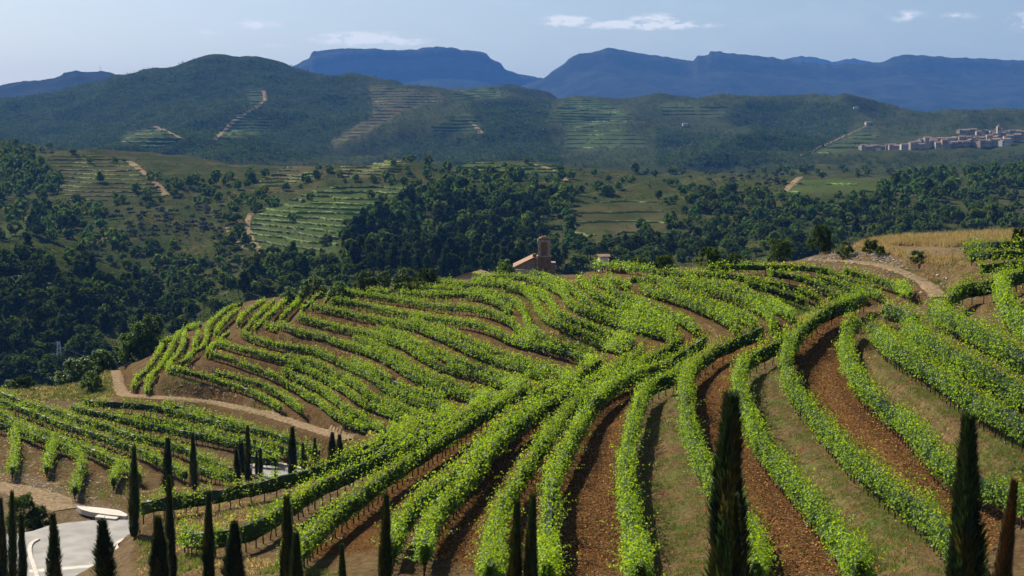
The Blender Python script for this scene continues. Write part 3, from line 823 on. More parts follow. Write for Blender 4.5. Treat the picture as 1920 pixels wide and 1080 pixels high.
def mountain_mat():
    m, N, L = newmat('mountain_scrub')
    o = N.new('ShaderNodeOutputMaterial'); p = N.new('ShaderNodeBsdfPrincipled'); p.inputs['Roughness'].default_value = 1; p.inputs['Specular IOR Level'].default_value = 0
    g = N.new('ShaderNodeNewGeometry'); n1 = N.new('ShaderNodeTexNoise'); n1.inputs['Scale'].default_value = 0.008; n1.inputs['Detail'].default_value = 10; n1.inputs['Roughness'].default_value = 0.7
    L.new(g.outputs['Position'], n1.inputs['Vector'])
    r = N.new('ShaderNodeValToRGB'); r.color_ramp.elements[0].position = 0.35; r.color_ramp.elements[0].color = (0.014, 0.021, 0.010, 1)
    r.color_ramp.elements[1].position = 0.68; r.color_ramp.elements[1].color = (0.05, 0.05, 0.033, 1)
    L.new(n1.outputs['Fac'], r.inputs[0])
    sx = N.new('ShaderNodeSeparateXYZ'); L.new(g.outputs['Normal'], sx.inputs[0])
    mr = N.new('ShaderNodeMapRange'); mr.inputs[1].default_value = 0.62; mr.inputs[2].default_value = 0.4; L.new(sx.outputs[2], mr.inputs[0])
    mx = N.new('ShaderNodeMix'); mx.data_type = 'RGBA'; L.new(mr.outputs[0], mx.inputs[0]); L.new(r.outputs[0], mx.inputs[6]); mx.inputs[7].default_value = (0.15, 0.125, 0.105, 1)   # bare limestone where it is steep
    L.new(mx.outputs[2], p.inputs['Base Color'])
    b = N.new('ShaderNodeBump'); b.inputs['Strength'].default_value = 1; b.inputs['Distance'].default_value = 25; L.new(n1.outputs['Fac'], b.inputs['Height']); L.new(b.outputs[0], p.inputs['Normal'])
    L.new(p.outputs[0], o.inputs[0]); return m


M_MOUNT = mountain_mat()
mountain('table_mountain', [(380, 215), (480, 160), (535, 131), (560, 119), (580, 109), (586, 96), (600, 95), (640, 91), (700, 91), (740, 94), (780, 93), (800, 88), (830, 87), (850, 90), (870, 94), (890, 95), (913, 99),
         (918, 108), (943, 121), (945, 129), (970, 138), (1000, 143), (1018, 147), (1045, 156), (1100, 175), (1200, 200)], 7200, 8800, 240, M_MOUNT, 21, 'blue flat topped mountain with cliffs', 150, 0.28)
mountain('mountain_ridge', [(900, 200), (980, 160), (1018, 147), (1040, 131), (1060, 116), (1066, 110), (1085, 101), (1110, 98), (1140, 89), (1160, 92), (1200, 100), (1280, 111), (1300, 114), (1308, 105), (1327, 104),
         (1332, 95), (1360, 98), (1420, 105), (1450, 107), (1480, 113), (1560, 121), (1650, 117), (1680, 105), (1700, 102), (1740, 105), (1800, 108), (1920, 113), (2000, 116), (2300, 120)], 6400, 8400, 262, M_MOUNT, 33,
         'long blue mountain ridge with stepped crest', 160, 0.12)
mountain('mountain_peaks', [(1400, 140), (1460, 114), (1500, 105), (1530, 107), (1560, 116), (1600, 109), (1630, 116), (1660, 124), (1720, 150)], 10200, 11400, 220, M_MOUNT, 41, 'paler pair of peaks behind the ridge', 120)
mountain('antenna_hill', [(-420, 190), (-200, 180), (-40, 166), (0, 160), (40, 153), (100, 147), (113, 143), (120, 136), (140, 133), (180, 135), (190, 132), (210, 137), (230, 143), (270, 158), (330, 185), (420, 220)], 4700, 5700, 230, M_MOUNT, 51,
         'blue hill at the left carrying a mast', 80, 0.1)
p = at_depth(188, 131, 5700)
mb = MB(); mb.bar((0, 0, -4), (0, 0, 17), 1.0, 5, 0.5)
mast = link('radio_mast', None, loc=p, label='tiny mast on the blue hill at far left', cat='mast')
link('pole', mb.mesh('mast_pole', M_METAL), mast)
mb = MB(); mb.box(-2.0, 2.0, -.3, .3, 8, 9); mb.box(-1.5, 1.5, -.3, .3, 12, 12.8); link('crossbar', mb.mesh('mast_bars', M_METAL), mast)

# ------------------------------------------------------------------ leaf geometry
def kites(Pc, D1, D2, size, wid=0.8, bend=0.25):
    """four-cornered leaves: centre, long axis, side axis"""
    n = len(Pc); Nn = np.cross(D1, D2)
    s = size[:, None]
    V = np.empty((n, 4, 3), np.float32)
    V[:, 0] = Pc - D1 * s * 0.5
    V[:, 1] = Pc - D2 * s * wid * 0.5 + Nn * s * bend * 0.5 + D1 * s * 0.08
    V[:, 2] = Pc + D1 * s * 0.5 - Nn * s * bend * 0.3
    V[:, 3] = Pc + D2 * s * wid * 0.5 + Nn * s * bend * 0.5 + D1 * s * 0.08
    a = np.arange(n) * 4
    Fq = np.stack([a, a + 1, a + 2, a + 3], 1)
    return V.reshape(-1, 3), Fq


def rand_dirs(n):
    d = rng.normal(size=(n, 3)); return d / np.linalg.norm(d, axis=1, keepdims=True)


def ortho(D):
    r = rand_dirs(len(D)); s = np.cross(D, r); return s / (np.linalg.norm(s, axis=1, keepdims=True) + 1e-9)


def vine_row(R, seed, hs=1.0):
    """canopy and trunk meshes for a row along ground points R (0.3 m apart), in coordinates relative to R[0]"""
    O = R[0].copy()
    R = R - O
    L = (len(R) - 1) * 0.3
    Ym = float(np.mean(R[:, 1] + O[1]))
    dens = 95 if Ym < 100 else (65 if Ym < 135 else (42 if Ym < 190 else 34))
    ns, nl = (12, 15) if Ym < 100 else ((10, 12) if Ym < 135 else ((8, 10) if Ym < 190 else (7, 9)))
    size0 = 0.125 if Ym < 100 else (0.148 if Ym < 135 else (0.175 if Ym < 190 else 0.20))
    n = int(L * dens)
    s = rng.uniform(-0.25, L + 0.25, n)
    fi = np.clip(s / 0.3, 0, len(R) - 1.001); i = fi.astype(int); f = (fi - i)[:, None]
    B = R[i] * (1 - f) + R[i + 1] * f
    tg = R[np.minimum(i + 2, len(R) - 1)] - R[np.maximum(i - 1, 0)]
    tg[:, 2] = 0; tg /= np.linalg.norm(tg, axis=1, keepdims=True) + 1e-9
    over = s - np.clip(s, 0, L)
    B = B + tg * over[:, None]
    side = np.stack([tg[:, 1], -tg[:, 0], 0 * tg[:, 0]], 1)
    # plant by plant: vigour, height, gaps
    pl = np.floor((s + 0.4) / 1.05)
    vig = 0.45 + 0.9 * hash2(pl, pl * 0 + seed, 5)
    ph = np.abs(np.sin(math.pi * ((s + 0.4) / 1.05 - pl))) ** 0.8           # fullest over each trunk
    lump = fbm(s / 0.9, s * 0 + seed * 3.1, 3, 8)
    hgt = (0.85 + 1.05 * lump) * (0.72 + 0.32 * vig) * (0.74 + 0.34 * ph)
    halfw = (0.16 + 0.50 * fbm(s / 0.8, s * 0 + seed * 7.7, 3, 18)) * (0.7 + 0.36 * vig) * (0.66 + 0.46 * ph)
    th = rng.uniform(-0.35, math.pi + 0.35, n)
    rr = np.clip(rng.normal(0.93, 0.17, n), 0.3, 1.35)
    zc = 0.62; zr = np.where(np.sin(th) > 0, hgt - 0.25, 0.42)
    ex = np.abs(np.cos(th)) ** 0.55 * np.sign(np.cos(th)); ez = np.abs(np.sin(th)) ** 0.7 * np.sign(np.sin(th))
    lat = ex * halfw * rr; zz = zc + 0.22 + ez * zr * rr * 0.82
    shoot = rng.random(n) < 0.10
    zz = np.where(shoot, zz + rng.uniform(0.05, 0.45, n), zz); lat = np.where(shoot, lat * rng.uniform(0.6, 1.7, n), lat)
    zz = np.maximum(zz, 0.42 + 0.18 * rng.random(n))
    wob = rng.normal(0, 0.05, (n, 3))
    zz = zz * (0.35 + 0.65 * hs)
    lat = lat * (0.85 + 0.12 * hs if hs >= 1.0 else hs * 0.8)
    Pc = B + side * lat[:, None] + wob; Pc[:, 2] = B[:, 2] + zz
    keep = hash2(pl, pl * 0 + seed, 77) > 0.045
    Pc, zz, side_, lat = Pc[keep], zz[keep], side[keep], lat[keep]
    n = len(Pc)
    yng_lit = np.clip((zz / hs - 1.0) / 0.9, 0, 1) * rng.random(n) * 0.6
    sz = np.ones(n)
    # shoots: strands of leaves rising from the cordon over each trunk, some leaning out over the alley
    m = max(4, int(L * ns))
    pl2 = rng.integers(0, max(1, int(L / 1.05)) + 1, m)
    s2 = np.clip((pl2 + 0.5 + rng.normal(0, 0.29, m)) * 1.05 - 0.4, -0.15, L + 0.15)
    fi = np.clip(s2 / 0.3, 0, len(R) - 1.001); i2 = fi.astype(int); f2 = (fi - i2)[:, None]
    B2 = R[i2] * (1 - f2) + R[i2 + 1] * f2
    t2 = R[np.minimum(i2 + 2, len(R) - 1)] - R[np.maximum(i2 - 1, 0)]; t2[:, 2] = 0; t2 /= np.linalg.norm(t2, axis=1, keepdims=True) + 1e-9
    sd2 = np.stack([t2[:, 1], -t2[:, 0], 0 * t2[:, 0]], 1)
    vg2 = 0.45 + 0.9 * hash2(pl2.astype(float), pl2 * 0.0 + seed, 5)
    gone = hash2(pl2.astype(float), pl2 * 0.0 + seed, 77) <= 0.045
    out_ = rng.random(m) < 0.12
    ln2 = np.where(gone, 0.25, 1.0) * (0.55 + 0.78 * rng.random(m)) * (0.68 + 0.42 * vg2) * (0.25 + 0.75 * hs)
    lean = rng.normal(0, 0.24, m) + np.where(out_, rng.choice((-1, 1), m) * rng.uniform(0.5, 1.1, m), 0)
    d2 = sd2 * lean[:, None] + t2 * rng.normal(0, 0.2, m)[:, None]; d2[:, 2] += np.where(out_, 0.75, 1.0)
    d2 /= np.linalg.norm(d2, axis=1, keepdims=True)
    z0 = rng.uniform(0.5, 0.78, m) * (0.4 + 0.6 * hs); off = rng.normal(0, 0.15, m) * hs
    tt = (np.linspace(0.04, 1, nl)[None] + rng.normal(0, 0.04, (m, nl)))
    Q = B2[:, None] + sd2[:, None] * off[:, None, None] + d2[:, None] * (ln2[:, None] * tt)[..., None] + rng.normal(0, 1, (m, nl, 3)) * (0.085 * (1.15 - 0.6 * np.clip(tt, 0, 1)))[..., None]
    Q[..., 2] += z0[:, None]
    Q[..., 2] -= (np.abs(lean)[:, None] * tt ** 2 * 0.22 * ln2[:, None])
    Q = Q.reshape(-1, 3); tl = np.clip(tt, 0, 1).reshape(-1); k2 = len(Q)
    Pc = np.concatenate([Pc, Q]); side_ = np.concatenate([side_, np.repeat(sd2, nl, 0)])
    lat = np.concatenate([lat, np.repeat(off + lean * 0.4, nl)])
    yng_lit = np.concatenate([yng_lit, tl ** 1.5 * rng.uniform(0.35, 1.0, k2)]); sz = np.concatenate([sz, 1.25 - 0.55 * tl])
    n = len(Pc)
    outw = side_ * np.sign(lat)[:, None] * 0.6 + np.array([0, 0, 0.7])
    nrm = outw + rand_dirs(n) * 0.85; nrm /= np.linalg.norm(nrm, axis=1, keepdims=True)
    D1 = ortho(nrm); D2 = np.cross(nrm, D1)
    size = size0 * 1.08 * sz * rng.uniform(0.7, 1.3, n)
    V, Fq = kites(Pc, D1, D2, size, 0.95, 0.3)
    base = rng.uniform(0.72, 1.15, n)
    c = np.stack([base * (0.66 + 0.82 * yng_lit), base * (0.80 + 0.52 * yng_lit), base * (1.15 - 0.4 * yng_lit)], 1)  # yellower young tips; darker foot and brighter top also paint in light and shade
    cols = np.repeat(c, 4, 0)
    # heart of the hedge: added opaque tube, tinted dark for the shade inside
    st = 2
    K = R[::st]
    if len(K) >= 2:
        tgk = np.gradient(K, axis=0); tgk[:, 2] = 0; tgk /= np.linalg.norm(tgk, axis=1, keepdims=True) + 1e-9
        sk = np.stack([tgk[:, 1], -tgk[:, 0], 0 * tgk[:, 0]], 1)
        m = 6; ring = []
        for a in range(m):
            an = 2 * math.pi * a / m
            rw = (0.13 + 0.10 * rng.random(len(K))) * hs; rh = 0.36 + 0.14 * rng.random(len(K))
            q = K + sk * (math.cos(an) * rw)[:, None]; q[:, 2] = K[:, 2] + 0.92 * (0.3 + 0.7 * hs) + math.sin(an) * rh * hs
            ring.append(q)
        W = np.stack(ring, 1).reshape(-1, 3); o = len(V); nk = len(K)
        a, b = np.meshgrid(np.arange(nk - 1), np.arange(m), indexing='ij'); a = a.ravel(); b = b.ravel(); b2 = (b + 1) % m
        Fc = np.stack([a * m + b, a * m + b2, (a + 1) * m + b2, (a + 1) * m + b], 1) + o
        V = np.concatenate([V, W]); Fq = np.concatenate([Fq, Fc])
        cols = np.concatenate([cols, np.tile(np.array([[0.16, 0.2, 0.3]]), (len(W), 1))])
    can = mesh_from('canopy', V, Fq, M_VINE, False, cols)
    # trunks every metre, posts every six
    tv, tf = [], []
    ss = np.arange(0.2, L, 1.05)
    for k, q in enumerate(ss):
        w = q / 0.3; i = int(min(w, len(R) - 2)); p = R[i] * (1 - (w - i)) + R[i + 1] * (w - i)
        post = (k % 6 == 0)
        r = 0.045 if not post else 0.05; h = rng.uniform(0.75, 0.95) if not post else 1.55
        j = rng.normal(0, 0.09 if not post else 0.02, 2); o = len(tv)
        jm = rng.normal(0, 0.05 if not post else 0.0, 2)
        for lv, (dx, dy, zz_, rr_) in enumerate(((0, 0, -0.15, r * 1.2), (jm[0], jm[1], h * 0.5, r), (j[0], j[1], h, r * 0.8))):
            for a in range(4):
                an = a * math.pi / 2 + 0.6
                tv.append((p[0] + dx + rr_ * math.cos(an), p[1] + dy + rr_ * math.sin(an), p[2] + zz_))
        for lv in range(2):
            for a in range(4):
                tf.append((o + lv * 4 + a, o + lv * 4 + (a + 1) % 4, o + lv * 4 + 4 + (a + 1) % 4, o + lv * 4 + 4 + a))
    trk = mesh_from('trunks', np.array(tv), np.array(tf), M_WOOD)
    return O, can, trk


ORD = ['first', 'second', 'third', 'fourth', 'fifth', 'sixth', 'seventh', 'eighth', 'ninth', 'tenth', 'eleventh', 'twelfth', 'thirteenth', 'fourteenth', 'fifteenth', 'sixteenth', 'seventeenth']
ROWLAB = {
    'nose': lambda k: '%s vine row from the left on the steep nose of the hill' % ORD[k],
    'slope': lambda k: '%s vine row up from the dirt track on the middle slope' % ORD[k],
    'shoulder': lambda k: '%s curving vine row up the slope below the stone tower' % ORD[k],
    'crest': lambda k: '%s vine row of the upper slope right of the stone tower' % ORD[k],
    'gully': lambda k: '%s diagonal vine row from the dirt track towards the camera' % ORD[k],
    'terrace': lambda k: '%s near vine row from the centre towards the right edge' % ORD[k],
    'corner': lambda k: '%s shaded vine row up from the track in the upper right corner' % ORD[k],
    'left': lambda k: '%s vine row down from the dirt track in the lower left vineyard' % ORD[k]}
SPECIAL = {('left', 8): 'leftmost of four short vine rows running down to the bare soil', ('left', 9): 'second of four short vine rows running down to the bare soil',
           ('left', 10): 'third of four short vine rows running down to the bare soil', ('left', 11): 'rightmost of four short vine rows, next to the tall road cypress',
           ('left', 12): 'short vine row directly behind the far road stretch', ('left', 13): 'short vine row in front of the cypress cluster by the far road',
           ('slope', 8): 'very short vine row at the top of the nose', ('terrace', 6): 'very short dark vine row where the near terraces meet the crest rows',
           ('crest', 0): 'top vine row on its own ledge beside the white hut', ('gully', 4): 'shortest diagonal vine row, beside the middle slope rows'}
for idx, (blk, k, R) in enumerate(ROW3D):
    O, can, trk = vine_row(R, idx + 1, {'slope': 0.82, 'shoulder': 0.76, 'crest': 0.78, 'nose': 0.8, 'left': 1.25, 'corner': 1.1, 'gully': 1.4, 'terrace': 1.4 if k < 5 else 1.55}.get(blk, 1.0))
    lab = SPECIAL.get((blk, k)) or ROWLAB[blk](k)
    e = link('vine_row', None, loc=O, label=lab, cat='vine row', group='vine rows of the terraced vineyard')
    link('canopy', can, e, kind='stuff'); link('trunks', trk, e, kind='stuff')

# ------------------------------------------------------------------ tracks, road, kerbs
def ribbon(name, px, width, mat, lift=0.05, kind='structure', label=None, ymax=4200, jag=0.15, step=0.8):
    q, _ = smooth_line(px, 3.0); q = smooth_pts(q, 4)
    pts = [cast(x, y, 0, ymax=ymax) for x, y in q]; pts = np.array([p for p in pts if p is not None])
    st = max(step, pts[:, 1].mean() / 250)
    R, _ = smooth_line(pts[:, :2], st); R = smooth_pts(R, 3)
    tg = np.gradient(R, axis=0); tg /= np.linalg.norm(tg, axis=1, keepdims=True) + 1e-9
    sd = np.stack([tg[:, 1], -tg[:, 0]], 1)
    m = 7; V = []
    for a in range(m):
        w = (a / (m - 1) - 0.5) * width
        j = (rng.random(len(R)) - 0.5) * jag * width if a in (0, m - 1) else 0
        Q = R + sd * (w + j)[:, None] if not np.isscalar(w + j) else R + sd * (w + j)
        z = np.array([surf(x, y) for x, y in Q]) + (lift if a not in (0, m - 1) else -0.02)
        V.append(np.column_stack([Q, z]))
    V = np.stack(V, 1).reshape(-1, 3)
    a, b = np.meshgrid(np.arange(len(R) - 1), np.arange(m - 1), indexing='ij'); a = a.ravel(); b = b.ravel()
    me = mesh_from(name, V, np.stack([a * m + b, a * m + b + 1, (a + 1) * m + b + 1, (a + 1) * m + b], 1), mat, True)
    return link(name, me, kind=kind, label=label)


def surf(X, Y):
    """height of the finished ground mesh (benches included)"""
    u = X / Y; i = int(np.clip(np.searchsorted(UC, u) - 1, 0, len(UC) - 2)); f = (u - UC[i]) / (UC[i + 1] - UC[i])
    t = math.log(Y); j = int(np.clip(np.searchsorted(TR, t) - 1, 0, len(TR) - 2)); g = (t - TR[j]) / (TR[j + 1] - TR[j])
    return (Z[i, j] * (1 - f) + Z[i + 1, j] * f) * (1 - g) + (Z[i, j + 1] * (1 - f) + Z[i + 1, j + 1] * f) * g


ribbon('dirt_track', P('214,690 219,705 221,722 232,741 270,744 320,747 400,755 450,765 500,777 550,792 600,808 630,817 655,825'), 2.2, M_TRACK, 0.16, label='sandy track curving below the middle slope', ymax=330)
ribbon('dirt_track', P('1765,560 1755,548 1735,530 1700,513 1660,500 1600,491 1540,489'), 1.9, M_TRACK, 0.14, label='stony track climbing to the grassy knoll', ymax=330)
ribbon('dirt_track', P('-30,912 20,915 60,925 100,938 130,955'), 4.0, M_TRACK, 0.08, label='dirt track at the lower left beside the road', ymax=330)
for pts, w, lab in (('243,303 268,322 296,346 312,366', 5, 'pale track down the left hill beside bare terraces'), ('470,400 462,420 468,445 480,462 492,482', 4, 'orange track beside the broad green terraces'),
                    ('425,425 436,445 450,462 480,468', 3, 'narrow path left of the broad green terraces'), ('165,475 170,462 185,452 198,446', 4, 'orange hairpin track on the left valley slope'),
                    ('1000,308 1035,316 1055,326 1062,340', 4, 'sandy track on the hilltop right of the pines'), ('1470,360 1485,345 1500,332', 5, 'sandy track left of the small green field'),
                    ('494,170 499,186 480,203 450,218 425,240 402,262', 8, 'brown track down the wooded far hill'), ('290,237 318,248 345,262', 8, 'brown edge track of the triangular vineyard'),
                    ('1500,292 1540,275 1590,252 1625,236', 3.5, 'pale road climbing behind the village'), ('880,225 893,238 903,250', 7, 'brown track beside the wedge shaped field')):
    ribbon('dirt_track', P(pts), w, M_TRACK, 0.25, label=lab, jag=0.25)



def on_plane(px, py, co, lift=0.0):
    """point of the road plane seen at a pixel"""
    u, e = ray(px, py)
    Y = (co[2] + lift - CZ) / (e - co[0] * u - co[1])
    return np.array([u * Y, Y, CZ + e * Y])


def slab(name, poly, mat, co, lift, depth, label=None, kind=None, cat=None, parent=None):
    V = [tuple(on_plane(x, y, co, lift)) for x, y in smooth_line(poly + [poly[0]], 4.0)[0][:-1]]
    n = len(V); W = V + [(x, y, z - depth) for x, y, z in V]
    Fs = [tuple(range(n))] + [(k, n + k, n + (k + 1) % n, (k + 1) % n) for k in range(n)]
    me = bpy.data.meshes.new(name); me.from_pydata(W, [], Fs); me.materials.append(mat)
    return link(name, me, parent, kind=kind, label=label, cat=cat)


def kerb(name, pts, co, w, h, label, parent=None):
    q = [on_plane(x, y, co, 0.05) for x, y in smooth_line(pts, 6.0)[0]]
    mb = MB()
    for a, b in zip(q[:-1], q[1:]):
        d = b - a; L_ = np.linalg.norm(d); ang = math.atan2(d[1], d[0])
        Mx = Matrix.Translation(a) @ Matrix.Rotation(ang, 4, 'Z')
        mb.box(0, L_ + 0.02, -w / 2, w / 2, -0.2, h, Mx)
    return link(name, mb.mesh(name, M_CONC), parent, label=label, kind='structure')


C1, C2 = PLANES[0][1], PLANES[1][1]
slab('road', ROADP, M_ASPHALT, C1, 0.05, 0.4, 'pale grey road bend at the lower left', 'structure')
slab('road', ROAD2P, M_ASPHALT, C2, 0.05, 0.4, 'short stretch of pale road behind the young cypresses', 'structure')
slab('drain_strip', P('55,1068 120,1063 190,1057 262,1050 262,1055 190,1062 120,1068 55,1074'), M_CONC, C1, 0.054, 0.2, 'pale concrete strip across the road', 'structure')
kerb('kerb', P('72,1012 58,1020 55,1032 58,1048 64,1064 70,1085'), C1, 0.35, 0.13, 'pale kerb on the left of the road bend')
kerb('kerb', P('250,1005 228,1014 216,1023 222,1034 240,1044 250,1047'), C1, 0.35, 0.13, 'pale kerb on the right of the road bend')
kerb('kerb', P('470,866 488,867 515,870 545,875 592,887'), C2, 0.5, 0.22, 'white kerb along the far road stretch')
slab('concrete_slab', P('143,949 170,950 200,953 225,957 240,965 236,968 200,964 170,960 152,955'), M_CONC, C1, 0.35, 0.5, 'long pale concrete slab at the edge of the road bend', None, 'slab')
slab('concrete_slab', P('178,969 190,961 230,962 218,973'), M_CONC, C1, 0.22, 0.5, 'small square concrete slab beside the road bend', None, 'slab')

# ------------------------------------------------------------------ plants: cypresses, bushes, pines, oaks
def cypress_mesh(seed, mat, nleaf, ragged):
    """unit cypress, 1 m tall and 1 m wide (scaled per tree): upright sprays round a slim core"""
    r = np.random.default_rng(seed)
    z = r.uniform(0.01, 1.0, nleaf) ** 0.9
    def rad(q): return 0.5 * np.clip(np.minimum(1.0, (q + 0.12) / 0.16), 0, 1) * np.clip((1.02 - q) / 0.62, 0, 1) ** 0.8 * (0.86 + 0.14 * np.cos((q - 0.35) * 3))
    a = r.uniform(0, 2 * math.pi, nleaf)
    lob = 1 + ragged * (fbm(a * 1.9 + seed, z * 6, 3, seed) - 0.5) * 2
    R_ = rad(z) * lob * np.clip(r.normal(0.9, 0.13, nleaf), 0.4, 1.15)
    Pc = np.stack([np.cos(a) * R_, np.sin(a) * R_, z], 1)
    D1 = np.stack([np.cos(a) * 0.55, np.sin(a) * 0.55, np.full(nleaf, 0.10)], 1) + r.normal(0, 0.10, (nleaf, 3)) * np.array([1, 1, 0.3])
    ln = r.uniform(0.7, 1.4, nleaf)
    L1 = D1 * 0.40 * ln[:, None]; L1[:, 2] = 0.05 * ln
    sd = np.stack([-np.sin(a), np.cos(a), 0 * a], 1) * 0.075 * r.uniform(0.6, 1.4, nleaf)[:, None]
    V = np.stack([Pc - sd, Pc + sd, Pc + L1 + sd * 0.2], 1).reshape(-1, 3)
    Fq = np.arange(nleaf * 3).reshape(-1, 3)
    b = r.uniform(0.5, 1.7, nleaf); br_ = np.clip((fbm(a * 1.3 + 9, z * 5, 3, seed + 40) - 0.56) * 7, 0, 1)      # some dead brown sprays
    c = np.repeat(np.stack([b * (1 + 1.3 * br_), b * (1 + 0.25 * br_), b], 1), 3, 0)
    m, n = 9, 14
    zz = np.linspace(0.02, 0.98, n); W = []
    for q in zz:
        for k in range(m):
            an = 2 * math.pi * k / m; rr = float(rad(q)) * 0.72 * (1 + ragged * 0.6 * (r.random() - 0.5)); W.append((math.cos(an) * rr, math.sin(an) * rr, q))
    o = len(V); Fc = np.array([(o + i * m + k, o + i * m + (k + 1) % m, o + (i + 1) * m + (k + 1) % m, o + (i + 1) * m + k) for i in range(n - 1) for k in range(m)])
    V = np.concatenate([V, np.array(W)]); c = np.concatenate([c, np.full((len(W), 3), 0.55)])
    return mesh_from('cypress_crown', V, [Fq, Fc], mat, False, c)


mbt = MB(); mbt.bar((0, 0, -0.3), (0, 0, 0.6), 0.09, 6, 0.07)
CYTR = mbt.mesh('cypress_trunk', M_BARK)
CYM = [cypress_mesh(100 + i, M_CYP, 3000, 0.7 + 0.2 * (i % 3)) for i in range(5)]
CYN = [cypress_mesh(120 + i, M_CYP, 7000, 0.85) for i in range(3)]
CYB = cypress_mesh(130, M_CYPB, 6000, 0.2)
CYPS = [  # px, top, base, width in pixels, distance (None: where the foot meets the ground), mesh, label
    (252, 842, 1009, 21, None, 0, 'tall black cypress at the right edge of the road bend'), (315, 826, 922, 20, None, 1, 'second tall cypress right of the road bend, among vines'),
    (365, 816, 920, 15, None, 2, 'slim cypress standing alone between two vine blocks, left of the cypress cluster'), (446, 845, 908, 13, None, 3, 'short cypress at the left of the cluster by the far road'),
    (451, 825, 888, 6, None, 4, 'thin cypress behind the tallest one of the cluster'), (457, 828, 889, 8, None, 0, 'slim cypress touching the tallest one of the cluster on its left'), (465, 802, 906, 13, None, 1, 'tallest cypress of the cluster at the left end of the far road'),
    (481, 846, 893, 6, None, 2, 'thin young cypress right of the tallest one, by the far road'), (489, 843, 896, 9, None, 3, 'young cypress at the left start of the visible far road'), (517, 879, 899, 6, None, 4, 'tiny cypress in front of the far road'),
    (548, 804, 896, 17, None, 0, 'broad dark cypress in the middle of the far road'), (569, 833, 882, 9, None, 1, 'small cypress just right of the far road end'), (592, 824, 881, 10, None, 2, 'young cypress between the far road and the cypress pair'),
    (604, 862, 881, 5, None, 3, 'tiny cypress left of the cypress pair'), (622, 814, 875, 15, None, 4, 'left cypress of the pair below the dirt track'), (637, 818, 874, 14, None, 0, 'right cypress of the pair below the dirt track'),
    (6, 942, 1125, 20, None, 1, 'dark cypress at the very left edge of the picture'), (25, 928, 1125, 17, None, 2, 'tall cypress second from the left edge'), (44, 970, 1130, 18, None, 3, 'cypress left of the road bend, third from the left edge'),
    (105, 970, 1122, 26, None, 4, 'feathery green cypress in front of the road bend'), (202, 980, 1132, 38, None, 2, 'bushy cypress in front of the road strip'),
    (301, 975, 1145, 34, 78, 5, 'blurred broad cypress in front of the lowest vines, left of a tall slim one'), (323, 900, 1150, 19, 80, 6, 'tall slim cypress in front of the lower left vine row'),
    (393, 930, 1150, 23, 78, 5, 'dark slim cypress in front of the lower left vines'), (440, 985, 1150, 30, 70, 7, 'blurred soft cypress between two dark ones at the lower left'),
    (540, 940, 1170, 28, 62, 6, 'dark cypress low in the frame, left of centre'), (557, 1005, 1170, 28, 58, 7, 'blurred low cypress overlapping its right neighbour, left of centre'), (645, 1028, 1190, 18, 52, 5, 'faint cypress tip at the bottom edge'),
    (722, 938, 1190, 26, 50, 6, 'dark cypress at the bottom in front of the diagonal rows'), (962, 950, 1200, 24, 46, 5, 'left cypress of the pair at the bottom centre'), (991, 940, 1200, 24, 46, 7, 'right cypress of the pair at the bottom centre'),
    (1362, 757, 1215, 66, 45, 6, 'large black cypress in front of the brown alley'), (1374, 938, 1230, 34, 40, 7, 'blurred small cypress in front of the large black one'),
    (1806, 798, 1215, 62, 44, 5, 'large blurred cypress near the right edge'), (1860, 915, 1230, 38, 38, 8, 'brownish leaning cypress at the lower right')]
ALLCY = CYM + CYN + [CYB]
for (x, yt, yb, w, Y, k, lab) in CYPS:
    if Y is None:
        p = cast(x, yb, 0, ymax=330)
        if p is None: continue
        p[2] = surf(p[0], p[1])
    else:
        u, e = ray(x, yb); p = np.array([u * Y, Y, 0.0]); p[2] = surf(p[0], p[1])
    top = at_depth(x, yt, p[1])
    H = top[2] - p[2] + 0.05; Wd = w * p[1] / F * 0.84
    t = link('cypress', None, loc=p, label=lab, cat='cypress', group='cypresses along the road')
    t.rotation_euler = (rng.normal(0, 0.015), (0.09 if k == 8 else rng.normal(0, 0.015)), rng.uniform(0, 6.28))
    if k == 8: t.rotation_euler[2] = 0
    cr = link('crown', ALLCY[k], t, loc=(0, 0, 0.0)); cr.scale = (Wd * rng.uniform(0.88, 1.12), Wd * rng.uniform(0.88, 1.12), H)
    tr = link('trunk', CYTR, t); tr.scale = (max(0.4, Wd), max(0.4, Wd), 1)


